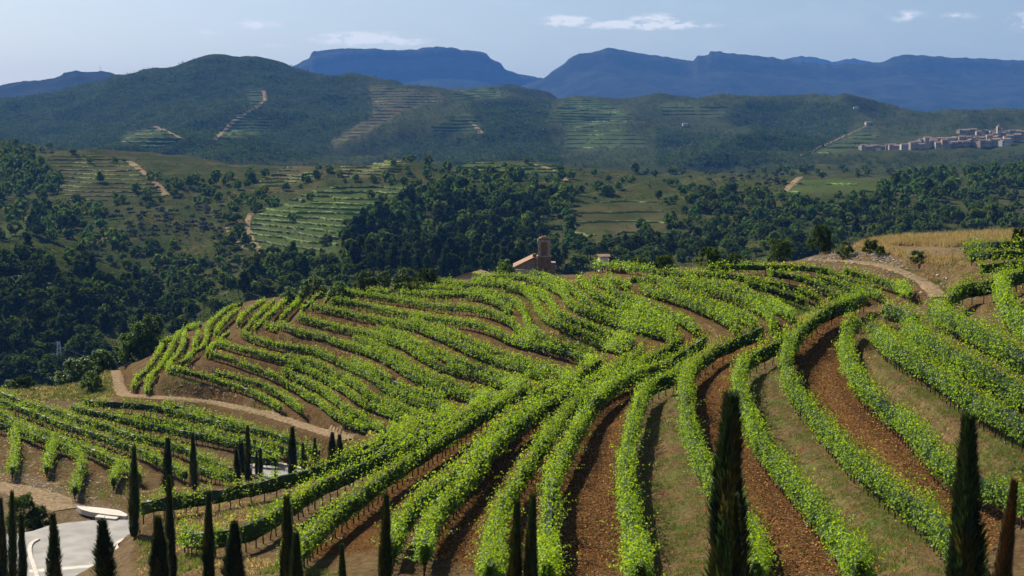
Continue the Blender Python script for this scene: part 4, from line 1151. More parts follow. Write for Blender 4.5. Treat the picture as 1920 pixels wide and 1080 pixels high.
def clump_tree(seed, mat, kind, nleaf, leaf, core=True):
    """unit tree 1 m tall; crown of leaf faces gathered in clumps, with gaps; returns (crown, trunk) arrays"""
    r = np.random.default_rng(seed)
    cl = []
    if kind == 'pine':
        for i in range(44):
            z = 0.16 + 0.80 * r.random() ** 0.85
            rr = (0.30 * (1 - z) ** 0.75 + 0.03) * r.uniform(0.5, 1.1); a = r.uniform(0, 6.283)
            cl.append((math.cos(a) * rr, math.sin(a) * rr, z, 0.055 + 0.06 * (1 - z)))
    elif kind == 'stone':                                   # rounded umbrella-like pine
        for i in range(34):
            a = r.uniform(0, 6.283); rr = 0.30 * math.sqrt(r.random()); z = 0.52 + 0.40 * (1 - (rr / 0.32) ** 2) * r.uniform(0.25, 1)
            cl.append((math.cos(a) * rr, math.sin(a) * rr, z, r.uniform(0.07, 0.11)))
    elif kind == 'bush':                                    # leafy down to the ground
        for i in range(42):
            a = r.uniform(0, 6.283); z = 0.08 + 0.80 * r.random(); q = r.uniform(0.4, 1.0)
            rr = 0.44 * math.sqrt(max(0.05, 1 - ((z - 0.38) / 0.56) ** 2)) * q
            cl.append((math.cos(a) * rr, math.sin(a) * rr, z, r.uniform(0.09, 0.15)))
    else:
        n = 34
        for i in range(n):
            d = r.normal(size=3); d /= np.linalg.norm(d); d[2] = abs(d[2]) * 1.0 - 0.25
            q = r.uniform(0.35, 1.0)
            cl.append((d[0] * 0.40 * q, d[1] * 0.40 * q, 0.50 + d[2] * 0.42 * q, r.uniform(0.09, 0.16)))
    cl = np.array(cl)
    pick = r.integers(0, len(cl), nleaf)
    d = r.normal(size=(nleaf, 3)); d /= np.linalg.norm(d, axis=1, keepdims=True)
    Pc = cl[pick, :3] + d * (cl[pick, 3] * np.clip(r.normal(0.85, 0.2, nleaf), 0.2, 1.3))[:, None]
    nrm = d + r.normal(0, 0.5, (nleaf, 3)) + np.array([0, 0, 0.35]); nrm /= np.linalg.norm(nrm, axis=1, keepdims=True)
    t = r.normal(size=(nleaf, 3)); D1 = np.cross(nrm, t); D1 /= np.linalg.norm(D1, axis=1, keepdims=True); D2 = np.cross(nrm, D1)
    V, Fq = kites(Pc, D1, D2, leaf * r.uniform(0.6, 1.4, nleaf), 0.8, 0.25)
    cb = 0.7 + 0.6 * r.random(len(cl)); b = cb[pick] * r.uniform(0.75, 1.25, nleaf)
    c = np.repeat(np.stack([b * r.uniform(0.9, 1.15, nleaf), b, b * 0.95], 1), 4, 0)
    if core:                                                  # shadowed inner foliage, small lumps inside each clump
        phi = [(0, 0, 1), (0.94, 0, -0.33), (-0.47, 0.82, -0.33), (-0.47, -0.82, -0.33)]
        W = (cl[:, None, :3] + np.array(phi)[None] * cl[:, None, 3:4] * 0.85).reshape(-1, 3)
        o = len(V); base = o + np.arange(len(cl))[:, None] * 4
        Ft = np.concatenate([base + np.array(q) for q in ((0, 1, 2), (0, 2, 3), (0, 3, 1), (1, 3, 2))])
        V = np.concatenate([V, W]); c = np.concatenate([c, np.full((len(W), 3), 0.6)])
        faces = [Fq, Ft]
    else: faces = [Fq]
    mb = MB()
    tall = 0.9 if kind == 'pine' else 0.55
    mb.bar((0, 0, -0.06), (0.01, 0.0, tall * 0.5), 0.026, 6, 0.02); mb.bar((0.01, 0, tall * 0.5), (0.0, 0.01, tall), 0.02, 6, 0.008)
    for i in r.choice(len(cl), 7, replace=False):
        z0 = min(tall * 0.9, max(0.15, cl[i, 2] - 0.18)); mb.bar((0.005, 0, z0), tuple(cl[i, :3]), 0.010, 4, 0.004)
    return V, faces, c, mb


def tree_meshes(prefix, seed, mat, kind, nleaf, leaf):
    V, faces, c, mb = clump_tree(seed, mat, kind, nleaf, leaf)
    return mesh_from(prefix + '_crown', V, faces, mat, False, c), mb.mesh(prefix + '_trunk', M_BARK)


def one_mesh(prefix, seed, mat, kind, nleaf, leaf):
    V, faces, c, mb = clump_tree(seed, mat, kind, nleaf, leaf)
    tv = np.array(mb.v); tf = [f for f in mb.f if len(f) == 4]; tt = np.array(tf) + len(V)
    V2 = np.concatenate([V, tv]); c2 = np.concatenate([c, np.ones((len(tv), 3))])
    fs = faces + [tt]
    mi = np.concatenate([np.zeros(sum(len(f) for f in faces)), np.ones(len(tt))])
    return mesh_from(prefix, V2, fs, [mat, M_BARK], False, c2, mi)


# trees and bushes on the vineyard hill: px, py of the foot, height in pixels, width/height, kind, label
BM = [tree_meshes('bush', 200 + i, M_BUSH, 'bush', 2200, 0.055) for i in range(3)]
OM = [tree_meshes('holm_oak', 210 + i, M_OAK, 'bush', 2400, 0.05) for i in range(3)]
NEAR = [
    (588, 566, 48, 1.25, 'b', 'light green bush at the left end of the crest behind the vines'), (545, 568, 30, 1.3, 'b', 'low bush left of the light green crest bushes'), (636, 560, 32, 1.4, 'b', 'low dark bush between two crest bushes'),
    (684, 548, 42, 1.0, 'b', 'rounded tree on the crest, right of the low dark bush'), (718, 545, 36, 1.0, 'b', 'dull green bush on the crest beside the broad tree'), (762, 545, 42, 1.3, 'b', 'broad leafy tree on the crest left of the flat roof'), (800, 545, 40, 1.2, 'o', 'dark round tree on the crest left of the flat roof'),
    (946, 520, 34, 1.1, 'b', 'bright green tree left of the church roof'),
    (1247, 512, 36, 1.2, 'o', 'dark round tree among the crest vines right of the tower'), (1330, 508, 44, 1.2, 'o', 'wide dark tree on the crest between two round trees'), (1378, 504, 28, 1.3, 'o', 'low bush right of the wide dark tree'),
    (1461, 492, 46, 1.1, 'o', 'round dark oak on the crest left of the scree'), (1540, 476, 54, 0.85, 'o', 'tall dark oak at the left end of the grassy knoll'),
    (1583, 482, 30, 1.2, 'b', 'dry bush at the left of the knoll bank'), (1632, 474, 26, 1.3, 'o', 'dark bush on the knoll bank'), (1720, 490, 20, 1.5, 'o', 'small dark bush low on the knoll bank'), (1650, 480, 18, 1.3, 'o', 'little bush on the scree edge'),
    (1912, 462, 36, 1.0, 'o', 'dark bush at the right end of the grassy knoll'),
    (150, 712, 42, 1.5, 'b', 'bright bush left of the sandy track end'), (185, 705, 46, 1.1, 'b', 'leafy bush touching the sandy track'), (172, 735, 40, 1.0, 'b', 'green shrub between the weeds and the sandy track'), (195, 690, 34, 1.2, 'b', 'small tree behind the sandy track end'),
    (118, 722, 26, 1.6, 'b', 'spreading low bush left of the bright ones'), (45, 730, 26, 1.7, 'o', 'dark round bush above the weedy ground'), (20, 730, 18, 1.5, 'b', 'light bush near the left edge above the vines'),
    (242, 668, 42, 1.0, 'b', 'green bush on the slope left of the vine nose'), (262, 650, 46, 0.9, 'b', 'tallest green bush left of the vine nose'), (285, 632, 42, 0.8, 'b', 'green bush just under the corner of the outer vine row'),
    (45, 1000, 70, 1.1, 'o', 'dark green shrub behind the cypresses left of the road'), (75, 994, 44, 1.2, 'o', 'dark shrub at the edge of the road bend'),
    (1200, 500, 16, 1.6, 'o', 'low bush beside the white hut')]
for n, (x, y, h, wr, kd_, lab) in enumerate(NEAR):
    p = cast(x, y, 0, ymax=420)
    if p is None or p[1] > 330:                     # foot hidden behind the crest: stand it where the ground comes closest
        best = min((abs(at_depth(x, y, q)[2] - surf(at_depth(x, y, q)[0], q)), q) for q in np.arange(190, 325, 5.0))
        p = at_depth(x, y, best[1])
    p[2] = surf(p[0], p[1])
    top = at_depth(x, y - h, p[1]); H = min(max(1.0, top[2] - p[2]), 1.7 * h * p[1] / F) * 1.05
    cm, tm = (BM if kd_ == 'b' else OM)[n % 3]
    t = link('bush' if kd_ == 'b' else 'holm_oak', None, loc=p, label=lab, cat='bush' if kd_ == 'b' else 'tree', group='bushes and trees round the vineyard')
    t.rotation_euler = (0, 0, rng.uniform(0, 6.28)); t.scale = (H * wr, H * wr, H)
    link('crown', cm, t); link('trunk', tm, t)

# woods across the valley
PINE = [one_mesh('pine_tree', 300 + i, M_PINE, 'pine', 420, 0.10) for i in range(4)] + [one_mesh('pine_tree', 310 + i, M_PINE, 'stone', 380, 0.085) for i in range(2)]
OAK = [one_mesh('oak_tree', 320 + i, M_OAK, 'bush' if i % 2 else 'round', 380, 0.11) for i in range(4)]
OLI = [one_mesh('olive_tree', 330 + i, M_OLIVE, 'round', 260, 0.13) for i in range(3)]
W_PINE = [[(630, 490), (690, 410), (770, 375), (830, 345), (960, 330), (1000, 345), (1080, 375), (1055, 425), (970, 470), (1060, 515), (880, 520), (700, 520)],
          [(1640, 365), (1700, 332), (1800, 312), (1940, 318), (1940, 355), (1700, 375)], [(-20, 285), (45, 270), (70, 305), (112, 345), (122, 375), (-20, 380)],
          [(40, 400), (140, 405), (150, 450), (60, 460)]]
W_OLI = [[(195, 400), (420, 388), (430, 440), (260, 450), (200, 430)], [(1290, 322), (1480, 328), (1470, 352), (1290, 350)]]
W_DENSE = [[(1080, 460), (1260, 445), (1300, 360), (1650, 372), (1940, 375), (1940, 445), (1500, 500), (1080, 520)], [(230, 560), (480, 480), (640, 500), (640, 560), (450, 580), (330, 640)], [(0, 470), (150, 500), (300, 600), (100, 720), (0, 720)]]
THIN = [p_[1] for p_ in PATCH if p_[0] == 'mid'] + [[(120, 275), (480, 290), (500, 330), (320, 340), (240, 300)]]
pines, oaks, olives = [], [], []
tries = 0
while tries < 6800:
    tries += 1
    x = rng.uniform(-60, 1980); y = rng.uniform(266, 720)
    r_ = rng.random()
    ip = any(inpoly(x, y, w) for w in W_PINE); io = any(inpoly(x, y, w) for w in W_OLI); idn = any(inpoly(x, y, w) for w in W_DENSE); it = any(inpoly(x, y, w) for w in THIN)
    nd = float(vnoise(np.array(x / 60), np.array(y / 25), 4))
    if ip: pr = 1.0
    elif io: pr = 0.75
    elif it: pr = 0.05
    elif idn: pr = 0.9 if x > 640 else 0.68
    else: pr = 0.25 + 0.6 * nd
    if y > 450: pr *= 0.85
    if r_ > pr: continue
    p = cast(x, y, 0, ymin=44)
    if p is None or p[1] < 440 or p[1] > 1500: continue
    p[2] -= 0.2
    if ip and rng.random() < 0.92: pines.append((p, rng.uniform(7.5, 12.5) * (1.0 if y > 380 else 0.95)))
    elif io: olives.append((p, rng.uniform(3.2, 4.8)))
    elif rng.random() < 0.16: pines.append((p, rng.uniform(6, 10)))
    elif rng.random() < 0.14: olives.append((p, rng.uniform(2.6, 4.2)))
    else: oaks.append((p, rng.uniform(2.6, 6.8) if rng.random() < 0.7 else rng.uniform(5.5, 8.5)))
print('trees', len(pines), len(oaks), len(olives))


def zone(p):
    x, y = project(p)
    for lim, s in ((120, 'at the far left'), (320, 'left of the bare terraces track'), (520, 'below the broad terraces'), (700, 'right beside the broad terraces'), (860, 'left of the tower'), (1000, 'behind the church'), (1130, 'behind the tower'),
                   (1300, 'right of the tower'), (1480, 'behind the crest oaks'), (1640, 'behind the scree'), (1780, 'behind the knoll'), (9999, 'at the far right')):
        if x < lim: break
    d = 'low on the opposite slope' if y > 470 else ('halfway up the opposite slope' if y > 385 else 'high on the opposite slope')
    return '%s, %s' % (d, s)


def plant(lst, protos, name, what, cat, grp, wide):
    lst.sort(key=lambda q: -q[1] / q[0][1])
    for k, (p, h) in enumerate(lst[:290]):
        o = link(name, protos[k % len(protos)], loc=p, label='%s %s' % (what, zone(p)), cat=cat, group='%s %s' % (grp, zone(p)))
        w = h * wide * rng.uniform(0.85, 1.2); o.scale = (w, w, h); o.rotation_euler = (0, 0, rng.uniform(0, 6.28))
    return lst[290:]


rest = []
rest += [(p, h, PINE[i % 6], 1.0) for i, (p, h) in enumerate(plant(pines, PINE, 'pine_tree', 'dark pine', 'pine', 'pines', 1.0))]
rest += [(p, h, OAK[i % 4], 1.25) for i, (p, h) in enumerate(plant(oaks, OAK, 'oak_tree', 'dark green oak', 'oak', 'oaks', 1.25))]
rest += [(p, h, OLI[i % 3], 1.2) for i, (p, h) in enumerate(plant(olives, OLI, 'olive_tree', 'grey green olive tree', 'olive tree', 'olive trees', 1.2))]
# the smaller trees of the same woods, joined
def low_tree(seed, n=46):
    r = np.random.default_rng(seed)
    d = r.normal(size=(n, 3)); d /= np.linalg.norm(d, axis=1, keepdims=True)
    q = r.uniform(0.6, 1.0, n)
    Pc = np.stack([d[:, 0] * 0.42 * q, d[:, 1] * 0.42 * q, 0.52 + d[:, 2] * 0.42 * q], 1)
    nrm = d + r.normal(0, 0.4, (n, 3)); nrm /= np.linalg.norm(nrm, axis=1, keepdims=True)
    t = r.normal(size=(n, 3)); D1 = np.cross(nrm, t); D1 /= np.linalg.norm(D1, axis=1, keepdims=True); D2 = np.cross(nrm, D1)
    return kites(Pc, D1, D2, 0.34 * r.uniform(0.7, 1.3, n), 0.9, 0.25)[0], r.uniform(0.65, 1.3, n)


LOW = [low_tree(400 + i) for i in range(8)]


def joined(name, items, mat, label, n, taper, tone=1.0):
    """items: (position, height, width factor)"""
    Vs, Cs = [], []
    for k, (p, h, w) in enumerate(items):
        V, b = LOW[k % 8]; a = rng.uniform(0, 6.28); ca, sa = math.cos(a), math.sin(a)
        V = V[:n * 4]; b = b[:n]
        f = 1 - taper * rng.random() * V[:, 2]
        Q = np.stack([(V[:, 0] * ca - V[:, 1] * sa) * h * w * f, (V[:, 0] * sa + V[:, 1] * ca) * h * w * f, V[:, 2] * h], 1) + p
        Vs.append(Q); tb = rng.uniform(0.75, 1.25) * tone; hue = rng.normal(0, 0.12); Cs.append(np.repeat(b * tb, 4)[:, None] * np.array([[1 + hue, 1.0 + 0.3 * max(0, hue), 1 - 0.8 * hue]]))
    V = np.concatenate(Vs); c = np.concatenate(Cs)
    return link(name, mesh_from(name, V, np.arange(len(V)).reshape(-1, 4), mat, False, c), kind='stuff', label=label)


joined('valley_wood', [(p, h, w) for p, h, m, w in rest], M_OAK, 'mass of smaller trees and shrubs across the valley', 46, 0.3)
# low scrub filling the slopes between the trees
scr = []
for _ in range(29000):
    x = rng.uniform(-60, 1980); y = rng.uniform(268, 720)
    if any(inpoly(x, y, w) for w in THIN[:-1]) and rng.random() < 0.85: continue
    p = cast(x, y, 0)
    if p is None or p[1] < 440 or p[1] > 1500: continue
    scr.append((p - np.array([0, 0, 0.2]), rng.uniform(0.6, 1.2 + 1.6 * rng.random()), 1.5))
joined('scrub', scr, M_OAK, 'low grey green scrub on the valley sides', 7, 0.0)
# far woods
far = []
FT = [p_[1] for p_ in PATCH if p_[0] == 'back'] + [[(1600, 262), (1700, 258), (1850, 240), (1940, 240), (1940, 285), (1790, 290), (1610, 290)]]
for _ in range(44000):
    x = rng.uniform(-60, 1980); y = rng.uniform(112, 335)
    fw = any(inpoly(x, y, w) for w in FW); ft = any(inpoly(x, y, w) for w in FT)
    nd = float(vnoise(np.array(x / 45), np.array(y / 14), 14))
    pr = 0.04 if ft else (1.0 if fw else 0.18 + 0.5 * nd)
    if rng.random() > pr: continue
    p = cast(x, y, 0)
    if p is None or p[1] < 1550 or p[1] > 4000: continue
    far.append((p - np.array([0, 0, 0.5]), rng.uniform(3.8, 7.2) * (1.0 if fw else 0.8), 1.15))
print('far', len(far), 'scrub', len(scr), 'rest', len(rest))
joined('distant_wood', far, M_PINE, 'distant dark woods on the far hills', 6, 0.5, 1.2)

# ------------------------------------------------------------------ terraced vineyards on the far slopes
def patch_rows(poly, y0, y1, dz):
    xs = np.arange(min(p[0] for p in poly), max(p[0] for p in poly), 3.0 if y0 < 1500 else 4.0)
    ylo, yhi = min(p[1] for p in poly), max(p[1] for p in poly)
    lines = {}
    for x in xs:
        prev = None
        for y in np.arange(yhi, ylo, -0.8):
            if not inpoly(x, y, poly): prev = None; continue
            p = cast(x, y, 0)
            if p is None or p[1] < y0 or p[1] > y1: prev = None; continue
            if prev is not None:
                k0, k1 = math.floor(prev[2] / dz), math.floor(p[2] / dz)
                if k1 > k0 and k1 - k0 < 3 and p[1] - prev[1] < 60:
                    f = (k1 * dz - prev[2]) / max(1e-6, p[2] - prev[2]); lines.setdefault(k1, []).append((x, prev * (1 - f) + p * f))
            prev = p
    out = []
    for k, L_ in lines.items():
        seg = [L_[0]]
        for a in L_[1:]:
            if a[0] - seg[-1][0] > 9 or np.linalg.norm(a[1] - seg[-1][1]) > 45: 
                if len(seg) > 3: out.append(np.array([s[1] for s in seg]))
                seg = [a]
            else: seg.append(a)
        if len(seg) > 3: out.append(np.array([s[1] for s in seg]))
    return out


nrows = 0
for kind, poly, y0, y1, dz, cl, lab in PATCH:
    lines = patch_rows(poly, y0, y1, dz)
    if not lines: print('no rows', lab); continue
    O = lines[0][0]
    t = link('terraced_vineyard', None, loc=O, label=lab, cat='vineyard', group='terraced vineyards on the far slopes')
    for q in lines:
        q = smooth_pts(q, 2); nrows += 1
        hw, hh = (0.75, 1.35) if kind == 'mid' else (1.2, 1.6)
        if cl == 'brown': hw, hh = hw * 0.8, hh * 0.6
        R, L_ = smooth_line(q, 2.2 if kind == 'mid' else 5.0)
        tg = np.gradient(R, axis=0); tg[:, 2] = 0; tg /= np.linalg.norm(tg, axis=1, keepdims=True) + 1e-9
        sd = np.stack([tg[:, 1], -tg[:, 0], 0 * tg[:, 0]], 1)
        V = []
        for (a, b) in ((-1, -0.3), (-0.9, 0.7), (0.1, 1.0), (1, 0.6), (1, -0.3)):
            j = rng.uniform(0.55, 1.35, len(R))
            w = R + sd * (a * hw * j)[:, None]; w[:, 2] = R[:, 2] + b * hh * (j if b > 0 else 1)
            V.append(w)
        V = np.stack(V, 1).reshape(-1, 3) - O; m = 5
        a, b = np.meshgrid(np.arange(len(R) - 1), np.arange(m - 1), indexing='ij'); a = a.ravel(); b = b.ravel()
        br = rng.uniform(0.7, 1.2, (len(V), 1)); c = br * np.array([[1.0, 1.0, 1.0]]) if cl == 'green' else br * np.array([[1.15, 0.95, 0.9]])
        link('vine_line', mesh_from('vine_line', V, np.stack([a * m + b, a * m + b + 1, (a + 1) * m + b + 1, (a + 1) * m + b], 1), M_FARVINE, False, c), t)
print('patch rows', nrows)

# ------------------------------------------------------------------ stone tower and church, roofs, hut
def house(name, p, L_, W_, H_, roof, wallm, roofm, rz, label, cat, group=None, overhang=0.3, win=0, part_lab=None):
    e = link(name, None, loc=p, label=label, cat=cat, group=group); e.rotation_euler = (0, 0, rz)
    V = [(-L_ / 2, -W_ / 2, -3), (L_ / 2, -W_ / 2, -3), (L_ / 2, W_ / 2, -3), (-L_ / 2, W_ / 2, -3), (-L_ / 2, -W_ / 2, H_), (L_ / 2, -W_ / 2, H_), (L_ / 2, W_ / 2, H_), (-L_ / 2, W_ / 2, H_), (-L_ / 2, 0, H_ + roof), (L_ / 2, 0, H_ + roof)]
    Fs = [(0, 1, 5, 4), (2, 3, 7, 6), (1, 2, 6, 9, 5), (3, 0, 4, 8, 7)]
    me = bpy.data.meshes.new('wall'); me.from_pydata(V, [], Fs); me.materials.append(wallm); link('wall', me, e)
    o = overhang; s = roof / (W_ / 2); t = 0.18
    R_ = []
    for zt in (0.02, 0.02 + t):
        R_ += [(-L_ / 2 - o, -W_ / 2 - o, H_ - s * o + zt), (L_ / 2 + o, -W_ / 2 - o, H_ - s * o + zt), (L_ / 2 + o, 0, H_ + roof + zt), (-L_ / 2 - o, 0, H_ + roof + zt), (L_ / 2 + o, W_ / 2 + o, H_ - s * o + zt), (-L_ / 2 - o, W_ / 2 + o, H_ - s * o + zt)]
    Fs = [(6, 7, 8, 9), (9, 8, 10, 11), (1, 0, 3, 2), (2, 3, 5, 4), (0, 1, 7, 6), (4, 5, 11, 10), (1, 2, 8, 7), (2, 4, 10, 8), (3, 0, 6, 9), (5, 3, 9, 11)]
    me = bpy.data.meshes.new('roof'); me.from_pydata(R_, [], Fs); me.materials.append(roofm); link('roof', me, e)
    for k in range(win):
        mb = MB(); x = -L_ / 2 + L_ * (k + 0.6) / (win + 0.2); z0 = H_ * 0.5 - 0.2
        mb.box(x - .45, x + .45, -W_ / 2 - 0.03, -W_ / 2 + 0.1, z0, z0 + 1.3); link('window', mb.mesh('window', M_DARK), e)
    return e


TY = 300.0
def place(px, py, Y): return at_depth(px, py, Y)
k_ = TY / F                                     # metres per pixel there
b0 = place(1020, 512, TY); zt = lambda py: place(1020, py, TY)[2]
tw = link('stone_tower', None, loc=(b0[0], TY, surf(b0[0], TY)), label='ruined square stone tower on the crest of the vine hill', cat='tower')
gz = surf(b0[0], TY)
def tbox(w0, w1, pya, pyb, d=None):
    mb = MB(); d = w0 if d is None else d
    z0, z1 = zt(pya) - gz, zt(pyb) - gz
    hw = w0 * k_ / 2; hd = d * k_ / 2
    mb.box(-hw, hw, -hd, hd, z0, z1); return mb
link('lower_storey', tbox(26, 26, 560, 481).mesh('lower_storey', M_STONE), tw)
link('string_course', tbox(27.5, 27.5, 481, 479).mesh('string_course', M_STONE2), tw)
link('belfry', tbox(22.5, 22.5, 479, 453.5).mesh('belfry', M_STONE), tw)
for sx in (-1, 1):
    mb = MB(); hw = 11.25 * k_; x = sx * (hw - 0.28)
    mb.box(x - 0.3, x + 0.3, -hw - 0.05, -hw + 0.2, zt(479) - gz, zt(453.6) - gz); link('corner_pilaster', mb.mesh('corner_pilaster', M_STONE2), tw)
mb = MB(); hw = 11.25 * k_; mb.box(-0.42, 0.42, -hw - 0.02, -hw + 0.3, zt(475) - gz, zt(459) - gz); link('blocked_opening', mb.mesh('blocked_opening', M_DARK if False else M_STONE), tw)
link('cornice', tbox(25, 25, 453.5, 449.5).mesh('cornice', M_STONE2), tw)
link('parapet', tbox(22, 22, 449.5, 447).mesh('parapet', M_STONE), tw)
# broken domed cap with lichen
Vd = []; Fd = []
for i in range(7):
    f = i / 6 * math.pi / 2
    for k in range(12):
        a = 2 * math.pi * k / 12; rr = 9.6 * k_ * math.cos(f) ** 0.7 * (1 + 0.2 * (rng.random() - 0.5)); Vd.append((rr * math.cos(a), rr * math.sin(a), zt(447) - gz + 4.6 * k_ * math.sin(f) * (1 + 0.5 * (rng.random() - .5))))
for i in range(6):
    for k in range(12): Fd.append((i * 12 + k, i * 12 + (k + 1) % 12, (i + 1) * 12 + (k + 1) % 12, (i + 1) * 12 + k))
me = bpy.data.meshes.new('cap'); me.from_pydata(Vd, [], Fd); me.materials.append(M_LICHEN); link('cap', me, tw)
# church nave: gable towards the camera, left of the tower
c0 = place(990, 512, TY + 1.5)
nv = link('ruined_church', None, loc=(c0[0], TY + 1.5, surf(c0[0], TY + 1.5)), label='low stone church with tiled gable roof left of the tower', cat='church')
gz2 = surf(c0[0], TY + 1.5)
def cx(px): return place(px, 500, TY + 1.5)[0] - c0[0]
def czz(py): return place(990, py, TY + 1.5)[2] - gz2
Vn = [(cx(966), 0, czz(560)), (cx(1040), 0, czz(560)), (cx(1040), 0, czz(503)), (cx(1001), 0, czz(485)), (cx(966), 0, czz(501))]
Wn = Vn + [(x, 9, z) for x, y, z in Vn]
me = bpy.data.meshes.new('gable_wall'); me.from_pydata(Wn, [], [(0, 1, 2, 3, 4), (9, 8, 7, 6, 5), (1, 6, 7, 2), (5, 0, 4, 9)]); me.materials.append(M_STONE2); link('gable_wall', me, nv)
for (xa, ya, xb, yb) in ((962, 502.6, 1001.5, 483.6), (1001.2, 483.6, 1044, 504)):
    mb = MB()
    A_ = [(cx(xa), -0.5, czz(ya)), (cx(xb), -0.5, czz(yb)), (cx(xb), 9.5, czz(yb)), (cx(xa), 9.5, czz(ya))]
    B_ = [(x, y, z + 0.22) for x, y, z in A_]
    mb.add(A_ + B_, [(0, 3, 2, 1), (4, 5, 6, 7), (0, 1, 5, 4), (1, 2, 6, 5), (2, 3, 7, 6), (3, 0, 4, 7)]); link('roof_slope', mb.mesh('roof_slope', M_TILE), nv)
mb = MB(); mb.box(cx(967), cx(1006), -1.6, -0.02, czz(560), czz(504)); link('porch_wall', mb.mesh('porch_wall', M_PLASTER), nv)
mb = MB(); mb.box(cx(999), cx(1006), 0.5, 2.0, czz(490), czz(476.5)); link('belfry_stub', mb.mesh('belfry_stub', M_STONE), nv)
mb = MB(); mb.box(cx(1032), cx(1042), -0.6, 3, czz(560), czz(492)); link('buttress', mb.mesh('buttress', M_STONE2), nv)
# low tiled roof further left, hut to the right
p = place(893, 515, 262); p[2] = surf(p[0], 262); zr = place(893, 513, 262)[2] - p[2]
house('farm_shed', p, 5.6, 6.0, max(0.6, zr - 0.6), 0.9, M_PLASTER, M_TILE, math.radians(75), 'low shed with pale tiled roof half hidden by vines, left of the church', 'shed')
p = place(1131, 489, 300); p[2] = surf(p[0], 300); zr = place(1131, 481, 300)[2] - p[2]
house('white_hut', p, 2.0, 2.2, max(1.0, zr), 0.35, M_WHITE, M_TILE, 0.15, 'small white hut behind the top vine row right of the tower', 'hut', win=1)
# dry-stone wall below the top vine row
mb = MB()
q0 = [cast(x, y, 0, ymax=330) for x, y in P('1060,508 1085,507 1110,508 1140,511 1170,513')]
q0 = [q for q in q0 if q is not None]
if len(q0) > 1:
    wl_ = link('stone_wall', None, loc=q0[0], label='dark dry stone wall below the top vine row by the tower', cat='wall')
    for a, b in zip(q0[:-1], q0[1:]):
        n = max(1, int(np.linalg.norm(b - a) / 0.8))
        for i in range(n):
            m_ = a + (b - a) * (i + 0.5) / n - q0[0]
            for lv in range(2):
                mb = MB(); mb.box(-0.42, 0.42, -.3, .3, lv * 0.4 - 0.1, lv * 0.4 + 0.36, Matrix.Translation(m_ + rng.normal(0, .05, 3)) @ Matrix.Rotation(rng.normal(0, .15), 4, 'Z')); link('stone', mb.mesh('stone', M_STONE), wl_)

# ------------------------------------------------------------------ far village
HC = [(M_VWHITE, 'white'), (M_VWALL, 'cream'), (M_STONE2, 'stone')]
VR = []
for x in range(1618, 1700, 11): VR.append((x, 281 + rng.uniform(-2, 2), rng.uniform(5.5, 8.5)))
for x in range(1700, 1900, 10): VR.append((x, 277 - (x - 1700) * 0.03 + rng.uniform(-3, 3), rng.uniform(6, 10)))
for x in range(1725, 1905, 13): VR.append((x, 270 - (x - 1725) * 0.04 + rng.uniform(-2, 2), rng.uniform(6, 9)))
for x in range(1800, 1930, 12): VR.append((x, 252 + rng.uniform(-3, 2), rng.uniform(5, 7.5)))
for x in range(1868, 1950, 10): VR.append((x, 262 + rng.uniform(-3, 3), rng.uniform(6, 10)))
for n, (x, y, h) in enumerate(sorted(VR)):
    p = cast(x, y, 0)
    if p is None or p[1] < 1500: continue
    p[2] = surf(p[0], p[1]); c = rng.choice(3, p=[0.25, 0.4, 0.35])
    where = 'left end' if x < 1700 else ('middle' if x < 1800 else 'right part')
    lvl = 'lower row' if y > 266 else 'upper row'
    house('village_house', p, rng.uniform(7, 11), rng.uniform(6, 9), h * 0.85, rng.uniform(1.2, 2.0), HC[c][0], M_VTILE, rng.normal(0, 0.45), '%s walled house in the far village, %s, %s' % (HC[c][1], where, lvl), 'house',
          'houses of the far village, %s, %s, %s' % (HC[c][1], where, lvl), 0.4, 3)
p = cast(1872, 262, 0)
if p is not None:
    p[2] = surf(p[0], p[1])
    ct = link('village_church_tower', None, loc=p, label='pale square church tower rising over the far village', cat='tower')
    mb = MB(); mb.box(-2.4, 2.4, -2.4, 2.4, -3, 17); link('shaft', mb.mesh('shaft', M_PLASTER), ct)
    mb = MB(); mb.box(-2.7, 2.7, -2.7, 2.7, 17, 17.6); link('cornice', mb.mesh('cornice', M_WHITE), ct)
    mb = MB(); mb.bar((0, 0, 17.6), (0, 0, 20.5), 2.3, 8, 0.3); link('dome', mb.mesh('dome', M_TILE), ct)
    for a in (-1, 1):
        mb = MB(); mb.box(a * 1.1 - .5, a * 1.1 + .5, -2.46, -2.2, 12.5, 15.5); link('bell_opening', mb.mesh('bell_opening', M_DARK), ct)
for (x, y, lab) in ((1627, 233, 'lone white farmhouse at the top of the pale road'), (1284, 236, 'tiny white farmhouse on the far slope right of centre'), (1604, 205, 'tiny white building on the far crest')):
    p = cast(x, y, 0)
    if p is not None and p[1] > 1500:
        p[2] = surf(p[0], p[1]); house('farmhouse', p, 9, 7, 3.6, 1.3, M_VWHITE, M_VTILE, 0.2, lab, 'house', None, 0.4, 3)

